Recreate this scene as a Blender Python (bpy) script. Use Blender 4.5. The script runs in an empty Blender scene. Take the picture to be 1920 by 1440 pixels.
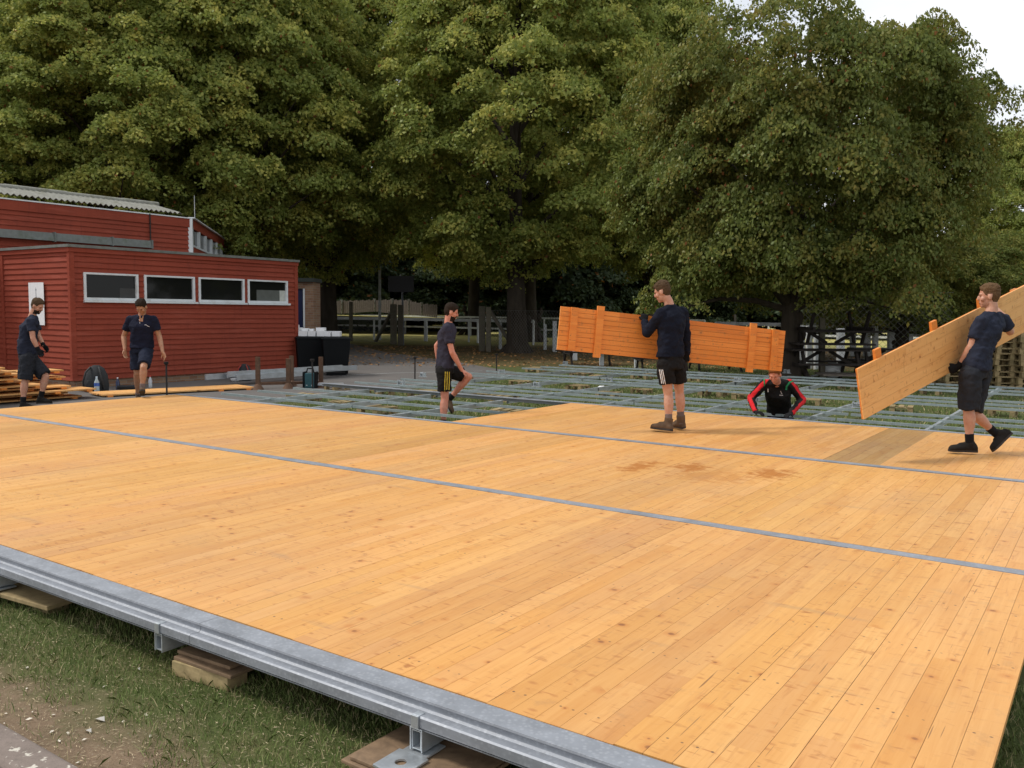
import bpy, bmesh, math, random
import numpy as np
from mathutils import Vector, Matrix
from mathutils.bvhtree import BVHTree
SC = bpy.context.scene
COL = SC.collection
rnd = random.Random(7)
# ------------------------------------------------------------------ camera frame (metres; deck top is z=0)
RT = Vector((0.820867, 0.571029, 0.010151)).normalized()
FW = Vector((-0.568434, 0.8186, -0.082321)).normalized()
UP = RT.cross(FW).normalized()
C0 = Vector((0, 0, 1.43))
FPX = 1640.34
G = -0.27                                   # ground level
def ray(px, py): return FW + RT*((px-960)/FPX) + UP*((720-py)/FPX)
def at(px, py, dep): return C0 + ray(px, py)*dep
def atz(px, py, z=G):
    d = ray(px, py); return C0 + d*((z-1.43)/d.z)
def atx(px, py, X):
    d = ray(px, py); return C0 + d*(X/d.x)
def dep_of(P): return (Vector(P)-C0).dot(FW)
def px_of(P):
    d = Vector(P)-C0; z = d.dot(FW); return 960+FPX*d.dot(RT)/z, 720-FPX*d.dot(UP)/z
FH = Vector((FW.x, FW.y, 0)).normalized()   # horizontal view direction
RH = Vector((FH.y, -FH.x, 0))
Z = Vector((0, 0, 1))

# ------------------------------------------------------------------ materials
class NT:
    def __init__(s, name):
        s.m = bpy.data.materials.new(name); s.m.use_nodes = True
        s.t = s.m.node_tree; s.n = s.t.nodes; s.b = s.n['Principled BSDF']; s.out = s.n['Material Output']
    def new(s, ty, **k):
        n = s.n.new(ty)
        for a, v in k.items(): setattr(n, a, v)
        return n
    def put(s, sock, v):
        if isinstance(v, bpy.types.NodeSocket): s.t.links.new(v, sock)
        elif v is not None:
            if hasattr(v, '__len__') and len(v) == 3 and sock.type == 'RGBA': v = (*v, 1)
            sock.default_value = v
    def math(s, op, a, b=None, c=None, clamp=False):
        n = s.new('ShaderNodeMath', operation=op); n.use_clamp = clamp
        s.put(n.inputs[0], a)
        if b is not None: s.put(n.inputs[1], b)
        if c is not None: s.put(n.inputs[2], c)
        return n.outputs[0]
    def mix(s, f, a, b, mode='MIX'):
        n = s.new('ShaderNodeMix', data_type='RGBA', blend_type=mode)
        s.put(n.inputs[0], f); s.put(n.inputs[6], a); s.put(n.inputs[7], b); return n.outputs[2]
    def ramp(s, v, a, b, lo=0., hi=1.):
        n = s.new('ShaderNodeMapRange'); n.clamp = True
        s.put(n.inputs[0], v); n.inputs[1].default_value = a; n.inputs[2].default_value = b
        n.inputs[3].default_value = lo; n.inputs[4].default_value = hi; return n.outputs[0]
    def coord(s, kind='Object', scale=(1, 1, 1), loc=(0, 0, 0), rot=(0, 0, 0)):
        if kind == 'World': o = s.new('ShaderNodeNewGeometry').outputs['Position']
        else: o = s.new('ShaderNodeTexCoord').outputs[kind]
        m = s.new('ShaderNodeMapping'); s.put(m.inputs[0], o)
        m.inputs['Location'].default_value = loc; m.inputs['Scale'].default_value = scale; m.inputs['Rotation'].default_value = rot
        return m.outputs[0]
    def noise(s, v, scale=5, detail=3, rough=.55, dist=0., dim='3D', w=None):
        n = s.new('ShaderNodeTexNoise', noise_dimensions=dim)
        s.put(n.inputs['Vector'], v); n.inputs['Scale'].default_value = scale; n.inputs['Detail'].default_value = detail
        n.inputs['Roughness'].default_value = rough; n.inputs['Distortion'].default_value = dist
        if w is not None: s.put(n.inputs['W'], w)
        return n.outputs[0]
    def voro(s, v, scale=5, feature='F1', out='Distance', rnd_=1.):
        n = s.new('ShaderNodeTexVoronoi', feature=feature)
        s.put(n.inputs['Vector'], v); n.inputs['Scale'].default_value = scale; n.inputs['Randomness'].default_value = rnd_
        return n.outputs[out]
    def white(s, v=None, w=None):
        if w is not None and v is None:
            n = s.new('ShaderNodeTexWhiteNoise', noise_dimensions='1D'); s.put(n.inputs['W'], w)
        elif w is not None:
            n = s.new('ShaderNodeTexWhiteNoise', noise_dimensions='4D'); s.put(n.inputs['Vector'], v); s.put(n.inputs['W'], w)
        else:
            n = s.new('ShaderNodeTexWhiteNoise', noise_dimensions='3D'); s.put(n.inputs['Vector'], v)
        return n.outputs[0]
    def sep(s, v):
        n = s.new('ShaderNodeSeparateXYZ'); s.put(n.inputs[0], v); return n.outputs
    def comb(s, x, y, z=0.):
        n = s.new('ShaderNodeCombineXYZ'); s.put(n.inputs[0], x); s.put(n.inputs[1], y); s.put(n.inputs[2], z); return n.outputs[0]
    def bump(s, h, strength=.3, dist=.01):
        n = s.new('ShaderNodeBump'); n.inputs['Strength'].default_value = strength; n.inputs['Distance'].default_value = dist
        s.put(n.inputs['Height'], h); s.put(s.b.inputs['Normal'], n.outputs[0])
    def set(s, **k):
        for a, v in k.items():
            s.put(s.b.inputs[{'col': 'Base Color', 'rough': 'Roughness', 'metal': 'Metallic', 'spec': 'Specular IOR Level', 'alpha': 'Alpha'}.get(a, a)], v)
        return s.m

_M = {}
def plain(name, col, rough=.6, var=.15, scale=8., metal=0., bump=.0, spec=.4, kind='Object', stretch=(1, 1, 1), dirt=None):
    """plain painted / moulded material: base colour with soft tone variation and fine bump"""
    if name in _M: return _M[name]
    t = NT(name); v = t.coord(kind, stretch)
    n = t.noise(v, scale, 4); r = t.new('ShaderNodeObjectInfo').outputs['Random']
    k = t.math('ADD', t.ramp(n, .25, .75, 1-var, 1+var), t.math('MULTIPLY', t.math('SUBTRACT', r, .5), var))
    c = t.mix(1., (*col, 1), t.comb(k, k, k), 'MULTIPLY')
    if dirt: c = t.mix(t.ramp(t.noise(v, scale*.45, 5, .65), .52, .72, 0, .8), c, (*dirt, 1))
    t.set(col=c, rough=t.ramp(n, .2, .8, max(0., rough-.08), min(1, rough+.08)), metal=metal, spec=spec)
    if bump: t.bump(t.noise(v, scale*4, 3), bump, .01)
    _M[name] = t.m; return t.m

# ------------------------------------------------------------------ mesh building
class MB:
    def __init__(s): s.v = []; s.f = []; s.mi = []; s.sm = []
    def add(s, vs, fs, mi=0, smooth=False):
        o = len(s.v); s.v += [tuple(v) for v in vs]
        for f in fs: s.f.append(tuple(i+o for i in f)); s.mi.append(mi); s.sm.append(smooth)
        return s
    def box(s, c, size, rot=None, mi=0):
        hx, hy, hz = size[0]/2, size[1]/2, size[2]/2; c = Vector(c)
        P = [Vector((x, y, z)) for z in (-hz, hz) for y in (-hy, hy) for x in (-hx, hx)]
        if rot is not None: P = [rot @ p for p in P]
        s.add([p+c for p in P], [(0, 2, 3, 1), (4, 5, 7, 6), (0, 1, 5, 4), (2, 6, 7, 3), (0, 4, 6, 2), (1, 3, 7, 5)], mi); return s
    def box2(s, a, b, mi=0):
        return s.box([(a[i]+b[i])/2 for i in range(3)], [abs(b[i]-a[i]) for i in range(3)], None, mi)
    def bar(s, p, q, w, h, mi=0, up=Z):
        p, q = Vector(p), Vector(q); d = q-p; L = d.length; d.normalize()
        x = d.cross(up)
        if x.length < 1e-4: x = Vector((1, 0, 0))
        x.normalize(); z = x.cross(d)
        R = Matrix((x, d, z)).transposed()
        return s.box((p+q)/2, (w, L, h), R, mi)
    def tube(s, pts, rad, seg=8, mi=0, caps=True, smooth=True):
        pts = [Vector(p) for p in pts]; n = len(pts); rr = rad if hasattr(rad, '__len__') else [rad]*n
        vs = []; prev = None
        for i, p in enumerate(pts):
            d = (pts[min(i+1, n-1)]-pts[max(i-1, 0)]).normalized()
            if prev is None:
                x = d.cross(Z);  x = x if x.length > 1e-3 else Vector((1, 0, 0))
            else: x = prev - d*prev.dot(d)
            x.normalize(); prev = x; y = d.cross(x)
            for k in range(seg):
                a = 2*math.pi*k/seg; vs.append(p+(x*math.cos(a)+y*math.sin(a))*rr[i])
        fs = [(i*seg+k, i*seg+(k+1) % seg, (i+1)*seg+(k+1) % seg, (i+1)*seg+k) for i in range(n-1) for k in range(seg)]
        s.add(vs, fs, mi, smooth)
        if caps: s.add(vs[:seg], [tuple(range(seg))[::-1]], mi); s.add(vs[-seg:], [tuple(range(seg))], mi)
        return s
    def loft(s, rings, seg=16, mi=0, smooth=True):
        """rings: (centre, xvec, yvec) ellipses, closed by caps"""
        vs = []
        for c, x, y in rings:
            for k in range(seg):
                a = 2*math.pi*k/seg; vs.append(Vector(c)+Vector(x)*math.cos(a)+Vector(y)*math.sin(a))
        n = len(rings)
        fs = [(i*seg+k, i*seg+(k+1) % seg, (i+1)*seg+(k+1) % seg, (i+1)*seg+k) for i in range(n-1) for k in range(seg)]
        s.add(vs, fs, mi, smooth); s.add(vs[:seg], [tuple(range(seg))[::-1]], mi); s.add(vs[-seg:], [tuple(range(seg))], mi)
        return s
    def ell(s, c, r, rot=None, seg=16, mi=0):
        vs = []; fs = []; m = seg//2; c = Vector(c)
        for i in range(1, m):
            th = math.pi*i/m
            for k in range(seg):
                a = 2*math.pi*k/seg
                p = Vector((r[0]*math.sin(th)*math.cos(a), r[1]*math.sin(th)*math.sin(a), r[2]*math.cos(th)))
                vs.append(c+(rot @ p if rot is not None else p))
        for e in (1, -1):
            p = Vector((0, 0, r[2]*e)); vs.append(c+(rot @ p if rot is not None else p))
        for i in range(m-2):
            for k in range(seg): fs.append((i*seg+k, (i+1)*seg+k, (i+1)*seg+(k+1) % seg, i*seg+(k+1) % seg))
        T = len(vs)-2
        for k in range(seg):
            fs.append((T, k, (k+1) % seg)); fs.append((T+1, (m-2)*seg+(k+1) % seg, (m-2)*seg+k))
        return s.add(vs, fs, mi, True)
    def prism(s, prof, p, q, xax, zax, mi=0):
        """extrude a 2D profile (list of (a,b) in xax,zax) from p to q"""
        p, q, xax, zax = map(Vector, (p, q, xax, zax)); n = len(prof)
        vs = [p+xax*a+zax*b for a, b in prof]+[q+xax*a+zax*b for a, b in prof]
        fs = [(i, (i+1) % n, n+(i+1) % n, n+i) for i in range(n)]+[tuple(range(n))[::-1], tuple(range(n, 2*n))]
        return s.add(vs, fs, mi)
    def mesh(s, name, mats):
        m = bpy.data.meshes.new(name); m.from_pydata(s.v, [], s.f)
        for mt in (mats if isinstance(mats, (list, tuple)) else [mats]): m.materials.append(mt)
        m.polygons.foreach_set('material_index', s.mi); m.polygons.foreach_set('use_smooth', s.sm)
        m.update()
        bm = bmesh.new(); bm.from_mesh(m); bmesh.ops.recalc_face_normals(bm, faces=bm.faces); bm.to_mesh(m); bm.free()
        return m
    def build(s, name, mats, parent=None, loc=None, bevel=0, origin=None):
        if origin is not None:
            o_ = Vector(origin); s.v = [tuple(Vector(v)-o_) for v in s.v]
        o = bpy.data.objects.new(name, s.mesh(name, mats)); COL.objects.link(o)
        if origin is not None and parent is None: o.location = origin
        if loc is not None: o.location = loc
        if parent is not None: o.parent = parent
        if bevel:
            b = o.modifiers.new('bevel', 'BEVEL'); b.width = bevel; b.segments = 2; b.limit_method = 'ANGLE'
        return o
def tag(o, label=None, cat=None, group=None, kind=None):
    if label: o['label'] = label
    if cat: o['category'] = cat
    if group: o['group'] = group
    if kind: o['kind'] = kind
    return o
def empty(name, loc=(0, 0, 0), label=None, cat=None, group=None, rz=0.):
    o = bpy.data.objects.new(name, None); COL.objects.link(o); o.location = loc; o.rotation_euler = (0, 0, rz)
    o.empty_display_size = .1
    return tag(o, label, cat, group)
KIDS = {}
def copy_tree(o, parent=None, **k):
    c = o.copy(); COL.objects.link(c)
    if parent is not None: c.parent = parent
    for ch in [x for x in COL.objects if x.parent == o]: copy_tree(ch, c)
    return c
def ngon(name, pts, z, mat, sub=0, label=None, kind='structure'):
    m = MB().add([(p[0], p[1], z) for p in pts], [tuple(range(len(pts)))])
    o = m.build(name, mat); tag(o, label, None, None, kind); return o
# ------------------------------------------------------------------ wood of the floor panels
def pine(name, tone, dirty=1., orange=0.):
    t = NT(name); obj = t.coord('Object'); x, y, z = t.sep(obj)
    r = t.new('ShaderNodeObjectInfo').outputs['Random']; R37 = t.math('MULTIPLY', r, 371.3)
    bi = t.math('FLOOR', t.math('DIVIDE', x, .105))
    bid = t.math('ADD', bi, R37)
    # boards are made of lengths butted end to end
    ln = t.math('FLOOR', t.math('ADD', t.math('DIVIDE', y, 1.7), t.math('MULTIPLY', t.white(w=bid), 3.)))
    w1 = t.white(v=t.comb(bid, ln, 1.)); w2 = t.white(v=t.comb(bid, ln, 5.)); w3 = t.white(v=t.comb(bid, ln, 9.))
    pv = t.comb(t.math('ADD', x, t.math('MULTIPLY', w1, 40.)), t.math('ADD', y, t.math('MULTIPLY', w2, 60.)), t.math('ADD', z, R37))
    mp = t.new('ShaderNodeMapping'); t.put(mp.inputs[0], pv); mp.inputs['Scale'].default_value = (26, 1.1, 26)
    grain = t.noise(mp.outputs[0], 2.2, 5, .62, .6)
    mp2 = t.new('ShaderNodeMapping'); t.put(mp2.inputs[0], pv); mp2.inputs['Scale'].default_value = (9, .8, 9)
    cloud = t.noise(mp2.outputs[0], 1.0, 3, .5, .3)
    c = t.mix(t.ramp(w1, 0, 1), tone[0], tone[1])
    c = t.mix(t.ramp(w3, .80, 1., 0, .6), c, tone[2])
    c = t.mix(t.ramp(grain, .3, .75, 0, .36), c, tone[3])
    c = t.mix(t.ramp(cloud, .48, .78, 0, .6), c, tone[3]); bl = t.noise(mp2.outputs[0], 4.5, 3, .6); c = t.mix(t.ramp(bl, .60, .74, 0, .5), c, (.42, .17, .05, 1))
    # knots: elongated cells, only some of them turned into a knot
    mk = t.new('ShaderNodeMapping'); t.put(mk.inputs[0], pv); mk.inputs['Scale'].default_value = (9, 9.5, 1)
    mkn = t.mix(.12, mk.outputs[0], t.new('ShaderNodeTexNoise').outputs[1])
    vn = t.new('ShaderNodeTexVoronoi', feature='F1'); t.put(vn.inputs['Vector'], mkn); vn.inputs['Scale'].default_value = 1.
    kr = t.sep(vn.outputs['Color'])[0]
    on = t.math('GREATER_THAN', kr, .42)
    size = t.ramp(t.sep(vn.outputs['Color'])[1], 0, 1, .035, .15)
    kd = t.math('DIVIDE', vn.outputs['Distance'], size)
    c = t.mix(t.math('MULTIPLY', on, t.ramp(kd, 1.0, 2.6, .55, 0)), c, (.50, .19, .045, 1))
    c = t.mix(t.math('MULTIPLY', on, t.ramp(kd, .6, 1.05, .8, 0)), c, (.22, .085, .03, 1))
    # dark flecks / splits running along or across a board
    mf = t.new('ShaderNodeMapping'); t.put(mf.inputs[0], pv); mf.inputs['Scale'].default_value = (7, 34, 1)
    fn = t.noise(mf.outputs[0], 1.3, 2, .5); c = t.mix(t.math('MULTIPLY', t.ramp(fn, .66, .76), .75), c, (.40, .15, .04, 1))
    ms = t.new('ShaderNodeMapping'); t.put(ms.inputs[0], pv); ms.inputs['Scale'].default_value = (110, 3.2, 1)
    sn = t.noise(ms.outputs[0], 1., 1, .5); c = t.mix(t.ramp(sn, .735, .77, 0, .75), c, (.16, .075, .03, 1))
    # smaller second family of knots, ringed and streaky
    mq = t.new('ShaderNodeMapping'); t.put(mq.inputs[0], pv); mq.inputs['Scale'].default_value = (13, 24, 1); mq.inputs['Location'].default_value = (3.7, 1.3, 0)
    vq = t.new('ShaderNodeTexVoronoi', feature='F1'); t.put(vq.inputs['Vector'], t.mix(.10, mq.outputs[0], t.new('ShaderNodeTexNoise').outputs[1])); vq.inputs['Scale'].default_value = 1.
    q1 = t.math('GREATER_THAN', t.sep(vq.outputs['Color'])[0], .62); qd = t.math('DIVIDE', vq.outputs['Distance'], t.ramp(t.sep(vq.outputs['Color'])[1], 0, 1, .06, .22))
    c = t.mix(t.math('MULTIPLY', q1, t.ramp(qd, .5, 1.6, .6, 0)), c, (.40, .155, .045, 1))
    ma = t.new('ShaderNodeMapping'); t.put(ma.inputs[0], pv); ma.inputs['Scale'].default_value = (4.5, 15, 1)
    an_ = t.noise(ma.outputs[0], 1.6, 4, .62, .8); c = t.mix(t.math('MULTIPLY', t.ramp(an_, .57, .675, 0, .9), t.math('MULTIPLY', t.ramp(w2, .15, .8, .25, 1), t.ramp(t.noise(mp2.outputs[0], 2.1, 2, .5), .42, .60, .1, 1))), c, (.38, .155, .045, 1))
    # nail heads in rows over the battens
    ny = t.math('MINIMUM', t.math('MINIMUM', t.math('ABSOLUTE', t.math('SUBTRACT', y, .14)), t.math('ABSOLUTE', t.math('SUBTRACT', y, .80))),
                t.math('MINIMUM', t.math('ABSOLUTE', t.math('SUBTRACT', y, 2.24)), t.math('ABSOLUTE', t.math('SUBTRACT', y, 2.90))))
    ny = t.math('MINIMUM', ny, t.math('ABSOLUTE', t.math('SUBTRACT', y, 1.52)))
    jx = t.math('MULTIPLY', t.white(w=bid), .012)
    nx = t.math('SUBTRACT', t.math('FRACT', t.math('DIVIDE', t.math('ADD', x, jx), .0525)), .5)
    nd = t.math('SQRT', t.math('ADD', t.math('POWER', t.math('MULTIPLY', nx, .0525), 2.), t.math('POWER', t.math('ADD', ny, t.math('MULTIPLY', jx, .6)), 2.)))
    c = t.mix(t.ramp(nd, .0040, .0072, .9, 0), c, (.12, .07, .04, 1))
    # seams between the boards of a panel and the butt joints
    fx = t.math('FRACT', t.math('DIVIDE', x, .105)); ex = t.math('MULTIPLY', t.math('MINIMUM', fx, t.math('SUBTRACT', 1., fx)), .105)
    seam = t.ramp(ex, .0006, .0020, 1, 0)
    c = t.mix(t.math('MULTIPLY', seam, t.ramp(t.white(w=t.math('ADD', bid, 3.3)), .55, 1, .03, .7)), c, (.17, .085, .035, 1))
    # wear: dirt, grey weathering, boot scuffs and damp patches laid out over the whole deck
    wp = t.coord('World'); big = t.noise(wp, .55, 4, .6); mid = t.noise(wp, 2.6, 4, .6)
    d = t.math('MULTIPLY', t.ramp(big, .42, .70, 0, .40*dirty), t.ramp(mid, .25, .7, .35, 1))
    c = t.mix(d, c, (.34, .215, .12, 1))
    d2 = t.ramp(t.noise(wp, 7.5, 5, .7), .58, .74, 0, .34*dirty); c = t.mix(d2, c, (.30, .17, .085, 1))
    sm = t.ramp(t.noise(t.coord('World', (1.2, 5, 1), rot=(0, 0, .5)), 1.1, 3, .6), .63, .75, 0, .30*dirty); c = t.mix(sm, c, (.24, .17, .12, 1))
    if dirty > .5:   # orange-brown spill near the third row
        px, py, pz = t.sep(wp)
        wob = t.math('MULTIPLY', t.math('SUBTRACT', t.noise(wp, 9, 4, .7), .5), 1.0)
        fine = t.math('MULTIPLY', t.math('SUBTRACT', t.noise(t.coord('World', (.45, 1, 1)), 15, 4, .65), .5), .9)
        tot = None
        for (sx, sy, rx, ry) in ((-2.52, 7.72, .20, .30), (-3.22, 7.60, .17, .22), (-3.62, 7.35, .13, .30), (-2.9, 7.3, .35, .35)):
            e = t.math('SQRT', t.math('ADD', t.math('POWER', t.math('DIVIDE', t.math('SUBTRACT', px, sx), rx), 2.), t.math('POWER', t.math('DIVIDE', t.math('SUBTRACT', py, sy), ry), 2.)))
            e = t.math('ADD', e, t.math('ADD', t.math('MULTIPLY', wob, 3.4), t.math('MULTIPLY', fine, 3.4)))
            k = t.ramp(e, .5, 1.15, .9 if sx != -2.9 else .4, 0)
            tot = k if tot is None else t.math('MAXIMUM', tot, k)
        c = t.mix(tot, c, (.40, .145, .022, 1))
    oc = t.new('ShaderNodeObjectInfo').outputs['Color']
    c = t.mix(1., c, oc, 'MULTIPLY')
    rr = t.ramp(grain, .2, .8, .46, .62)
    t.set(col=c, rough=t.math('ADD', rr, t.math('MULTIPLY', d, .3)), spec=.35)
    h = t.math('SUBTRACT', t.math('MULTIPLY', grain, .25), seam); t.bump(h, .35, .002)
    return t.m
TONE = ((.69, .385, .138, 1), (.64, .335, .100, 1), (.57, .30, .12, 1), (.52, .225, .052, 1))
M_PINE = pine('pine_boards', TONE)
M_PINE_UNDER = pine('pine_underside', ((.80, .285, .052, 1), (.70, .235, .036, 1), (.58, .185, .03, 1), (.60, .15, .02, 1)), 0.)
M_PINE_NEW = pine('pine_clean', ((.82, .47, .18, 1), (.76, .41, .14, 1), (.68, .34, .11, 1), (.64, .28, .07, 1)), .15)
def raw_wood(name, col, dark, green=None):
    t = NT(name); v = t.coord('Object', (1, 1, 1)); r = t.new('ShaderNodeObjectInfo').outputs['Random']
    off = t.math('MULTIPLY', r, 50.); x, y, z = t.sep(v); p = t.comb(t.math('ADD', x, off), y, z)
    g = t.noise(p, 9, 5, .65, 1.5); g2 = t.noise(p, 40, 4, .6)
    c = t.mix(t.ramp(g, .3, .75), (*col, 1), (*dark, 1)); c = t.mix(t.ramp(g2, .5, .8, 0, .5), c, (*dark, 1))
    if green: c = t.mix(t.ramp(t.noise(p, 3, 4), .5, .7, 0, .6), c, (*green, 1))
    k = t.ramp(r, 0, 1, .8, 1.2); c = t.mix(1., c, t.comb(k, k, k), 'MULTIPLY')
    t.set(col=c, rough=.75, spec=.25); t.bump(g2, .3, .004); return t.m
M_BLOCK = raw_wood('pallet_softwood', (.40, .30, .155), (.21, .155, .08), (.23, .20, .09))
M_PLY = raw_wood('packing_ply', (.24, .16, .095), (.12, .08, .05))
M_DARKWOOD = raw_wood('stained_dark_timber', (.035, .027, .022), (.016, .013, .012))
M_OLDWOOD = raw_wood('weathered_post', (.16, .14, .10), (.075, .065, .05), (.11, .12, .07))
M_FENCEWOOD = raw_wood('grey_fence_boards', (.20, .17, .14), (.11, .09, .075))
def zinc(name, base, rough=.45, metal=.75):
    t = NT(name); v = t.coord('World'); n = t.noise(v, 6, 5, .65); sp = t.voro(v, 55, out='Distance'); n2 = t.noise(t.coord('World', (1, 1, 6)), 25, 4, .7)
    c = t.mix(t.ramp(n, .35, .7), (*[b*.78 for b in base], 1), (*base, 1))
    c = t.mix(t.ramp(sp, .0, .5, .18, 0), c, (.75, .78, .82, 1)); c = t.mix(t.ramp(n2, .56, .75, 0, .45), c, (.20, .205, .21, 1))
    t.set(col=c, rough=t.ramp(n, .3, .7, rough-.1, rough+.12), metal=metal); t.bump(n2, .12, .003); return t.m
M_ZINC = zinc('galvanised_steel', (.56, .60, .63))
M_ZINC_RAIL = zinc('galvanised_rail', (.31, .33, .365), .55, .35)
M_ZINC_BEAM = zinc('galvanised_beam', (.30, .36, .365), .55, .35)
M_RUST = plain('rusty_steel', (.12, .068, .042), .8, .3, 12, .2, .3, dirt=(.13, .055, .025))
M_BLACKSTEEL = plain('black_steel', (.03, .027, .026), .6, .3, 20, .4)
def siding():
    t = NT('red_painted_cladding'); v = t.coord('World'); n = t.noise(v, 1.1, 5, .6); n2 = t.noise(t.coord('World', (1, 1.2, 14)), 6, 5, .65); n3 = t.noise(v, 22, 4, .7)
    c = t.mix(t.ramp(n, .3, .75), (.258, .050, .027, 1), (.208, .040, .022, 1)); c = t.mix(t.ramp(n2, .45, .75, 0, .5), c, (.36, .072, .040, 1))
    c = t.mix(t.ramp(n3, .68, .80, 0, .4), c, (.42, .16, .11, 1)); c = t.mix(t.ramp(t.noise(v, 2.5, 5, .7), .60, .74, 0, .5), c, (.12, .022, .016, 1))
    st = t.noise(t.coord('World', (5, 5, .35)), 2.2, 4, .65); c = t.mix(t.ramp(st, .54, .72, 0, .45), c, (.155, .030, .020, 1)); c = t.mix(t.ramp(t.noise(t.coord('World', (1, .9, 9)), 1.3, 2, .5), .58, .66, 0, .35), c, (.34, .085, .055, 1))
    t.set(col=c, rough=.72, spec=.2); t.bump(n2, .35, .004); return t.m
M_RED = siding()
M_FELT = plain('grey_roofing_felt', (.14, .15, .14), .85, .2, 9, bump=.25, dirt=(.09, .11, .07))
M_WHITEPAINT = plain('white_window_paint', (.62, .66, .68), .45, .06, 6, dirt=(.42, .43, .41))
M_ASB = plain('corrugated_cement', (.23, .23, .20), .9, .25, 5, bump=.4, dirt=(.10, .10, .05))
M_BRICK = None
def brick():
    t = NT('brown_brick'); b = t.new('ShaderNodeTexBrick'); xx = t.sep(t.coord('World')); t.put(b.inputs['Vector'], t.comb(t.math('ADD', xx[0], xx[1]), xx[2]))
    b.inputs['Scale'].default_value = 1.; b.inputs['Brick Width'].default_value = .225; b.inputs['Row Height'].default_value = .075; b.inputs['Mortar Size'].default_value = .006
    b.inputs['Color1'].default_value = (.21, .105, .06, 1); b.inputs['Color2'].default_value = (.28, .17, .10, 1); b.inputs['Mortar'].default_value = (.24, .21, .17, 1)
    t.set(col=b.outputs[0], rough=.85); return t.m
M_BRICK = brick()
def glass_dark():
    t = NT('window_glass'); t.set(col=(.010, .011, .010, 1), rough=.05, spec=.22); return t.m
M_GLASS = glass_dark()
M_BIN = plain('black_bin_plastic', (.005, .006, .007), .6, .2, 6, spec=.15)
M_WHITE = plain('white_card', (.78, .79, .80), .6, .05, 10)
M_WHITEPL = plain('white_upvc', (.66, .68, .69), .35, .08, 3, dirt=(.45, .45, .42))
M_GREYPL = plain('weathered_grey_rail', (.46, .48, .48), .6, .15, 3, dirt=(.18, .19, .17))
M_CONC = plain('pale_concrete_posts', (.55, .57, .58), .85, .15, 5, bump=.3, dirt=(.25, .26, .22))
def ground():
    t = NT('ground_grass_and_earth'); v = t.coord('World'); x, y, z = t.sep(v)
    n = t.noise(v, .8, 5, .6); n2 = t.noise(v, 9, 5, .7); n3 = t.noise(v, 70, 3, .7); n4 = t.noise(v, 2.4, 4, .6)
    grass = t.mix(t.ramp(n2, .3, .7), (.068, .090, .028, 1), (.110, .130, .045, 1)); grass = t.mix(t.ramp(n4, .45, .68, 0, .65), grass, (.155, .130, .062, 1))
    grass = t.mix(t.ramp(n3, .35, .75, 0, .6), grass, (.024, .036, .012, 1))
    # trodden bare earth beside the kerb
    bare = t.ramp(t.math('ADD', y, t.math('MULTIPLY', t.math('SUBTRACT', n4, .5), .7)), 1.80, 2.08, 1, 0)
    earth = t.mix(t.ramp(n2, .3, .75), (.225, .160, .105, 1), (.140, .100, .064, 1)); earth = t.mix(t.ramp(n3, .60, .74, 0, .7), earth, (.36, .31, .24, 1)); earth = t.mix(t.ramp(n3, .25, .42, .6, 0), earth, (.06, .042, .028, 1))
    earth = t.mix(t.math('MULTIPLY', t.ramp(n4, .48, .6, 0, .5), t.ramp(n3, .4, .6)), earth, (.08, .095, .035, 1))
    c = t.mix(bare, grass, earth)
    # dry leaf litter under the trees, further on a bleached paddock
    litter = t.mix(t.ramp(n3, .4, .7), (.150, .100, .048, 1), (.075, .055, .028, 1)); litter = t.mix(t.ramp(t.noise(v, 28, 3, .7), .60, .72, 0, .8), litter, (.34, .19, .075, 1))
    litter = t.mix(t.ramp(n, .4, .62, 0, .6), litter, (.07, .072, .026, 1))
    dist = t.math('ADD', t.math('SUBTRACT', t.math('MULTIPLY', y, .8186), t.math('MULTIPLY', x, .5684)), t.math('MULTIPLY', t.math('SUBTRACT', n, .5), 5.))
    c = t.mix(t.ramp(dist, 26.2, 28.5), c, litter)
    paddock = t.mix(t.ramp(t.noise(v, .25, 4, .6), .35, .7), (.42, .40, .13, 1), (.48, .39, .17, 1)); paddock = t.mix(t.ramp(n2, .4, .8, 0, .35), paddock, (.26, .30, .09, 1))
    shade = t.ramp(dist, 42, 46.5); c = t.mix(shade, c, paddock)  # distance mask that blends in the paddock's own dry-grass colour
    t.set(col=c, rough=.95, spec=.1); t.bump(t.math('ADD', t.math('MULTIPLY', n2, .8), n3), .6, .02); return t.m
M_GROUND = ground()
def tarmac():
    t = NT('worn_tarmac'); v = t.coord('World'); n = t.noise(v, .7, 5, .6); n2 = t.noise(v, 60, 3, .7); n3 = t.noise(v, 3, 5, .65)
    c = t.mix(t.ramp(n, .3, .7), (.125, .118, .112, 1), (.165, .150, .138, 1)); c = t.mix(t.ramp(n2, .35, .7, 0, .55), c, (.075, .068, .064, 1)); c = t.mix(t.ramp(n3, .55, .75, 0, .5), c, (.185, .155, .13, 1))
    t.set(col=c, rough=.9, spec=.2); t.bump(n2, .4, .006); return t.m
M_TARMAC = tarmac()
def kerbm():
    t = NT('lichened_kerb_stone'); v = t.coord('World'); n = t.noise(v, 5, 5, .65); n2 = t.noise(v, 45, 4, .7)
    c = t.mix(t.ramp(n, .3, .7), (.235, .190, .165, 1), (.165, .135, .115, 1)); c = t.mix(t.ramp(t.noise(v, 24, 3, .55, .4), .60, .65, 0, .85), c, (.62, .58, .50, 1)); c = t.mix(t.ramp(n2, .5, .75, 0, .4), c, (.08, .07, .06, 1))
    t.set(col=c, rough=.9, spec=.2); t.bump(t.math('ADD', n, n2), .5, .008); return t.m
M_KERB = kerbm()
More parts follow.
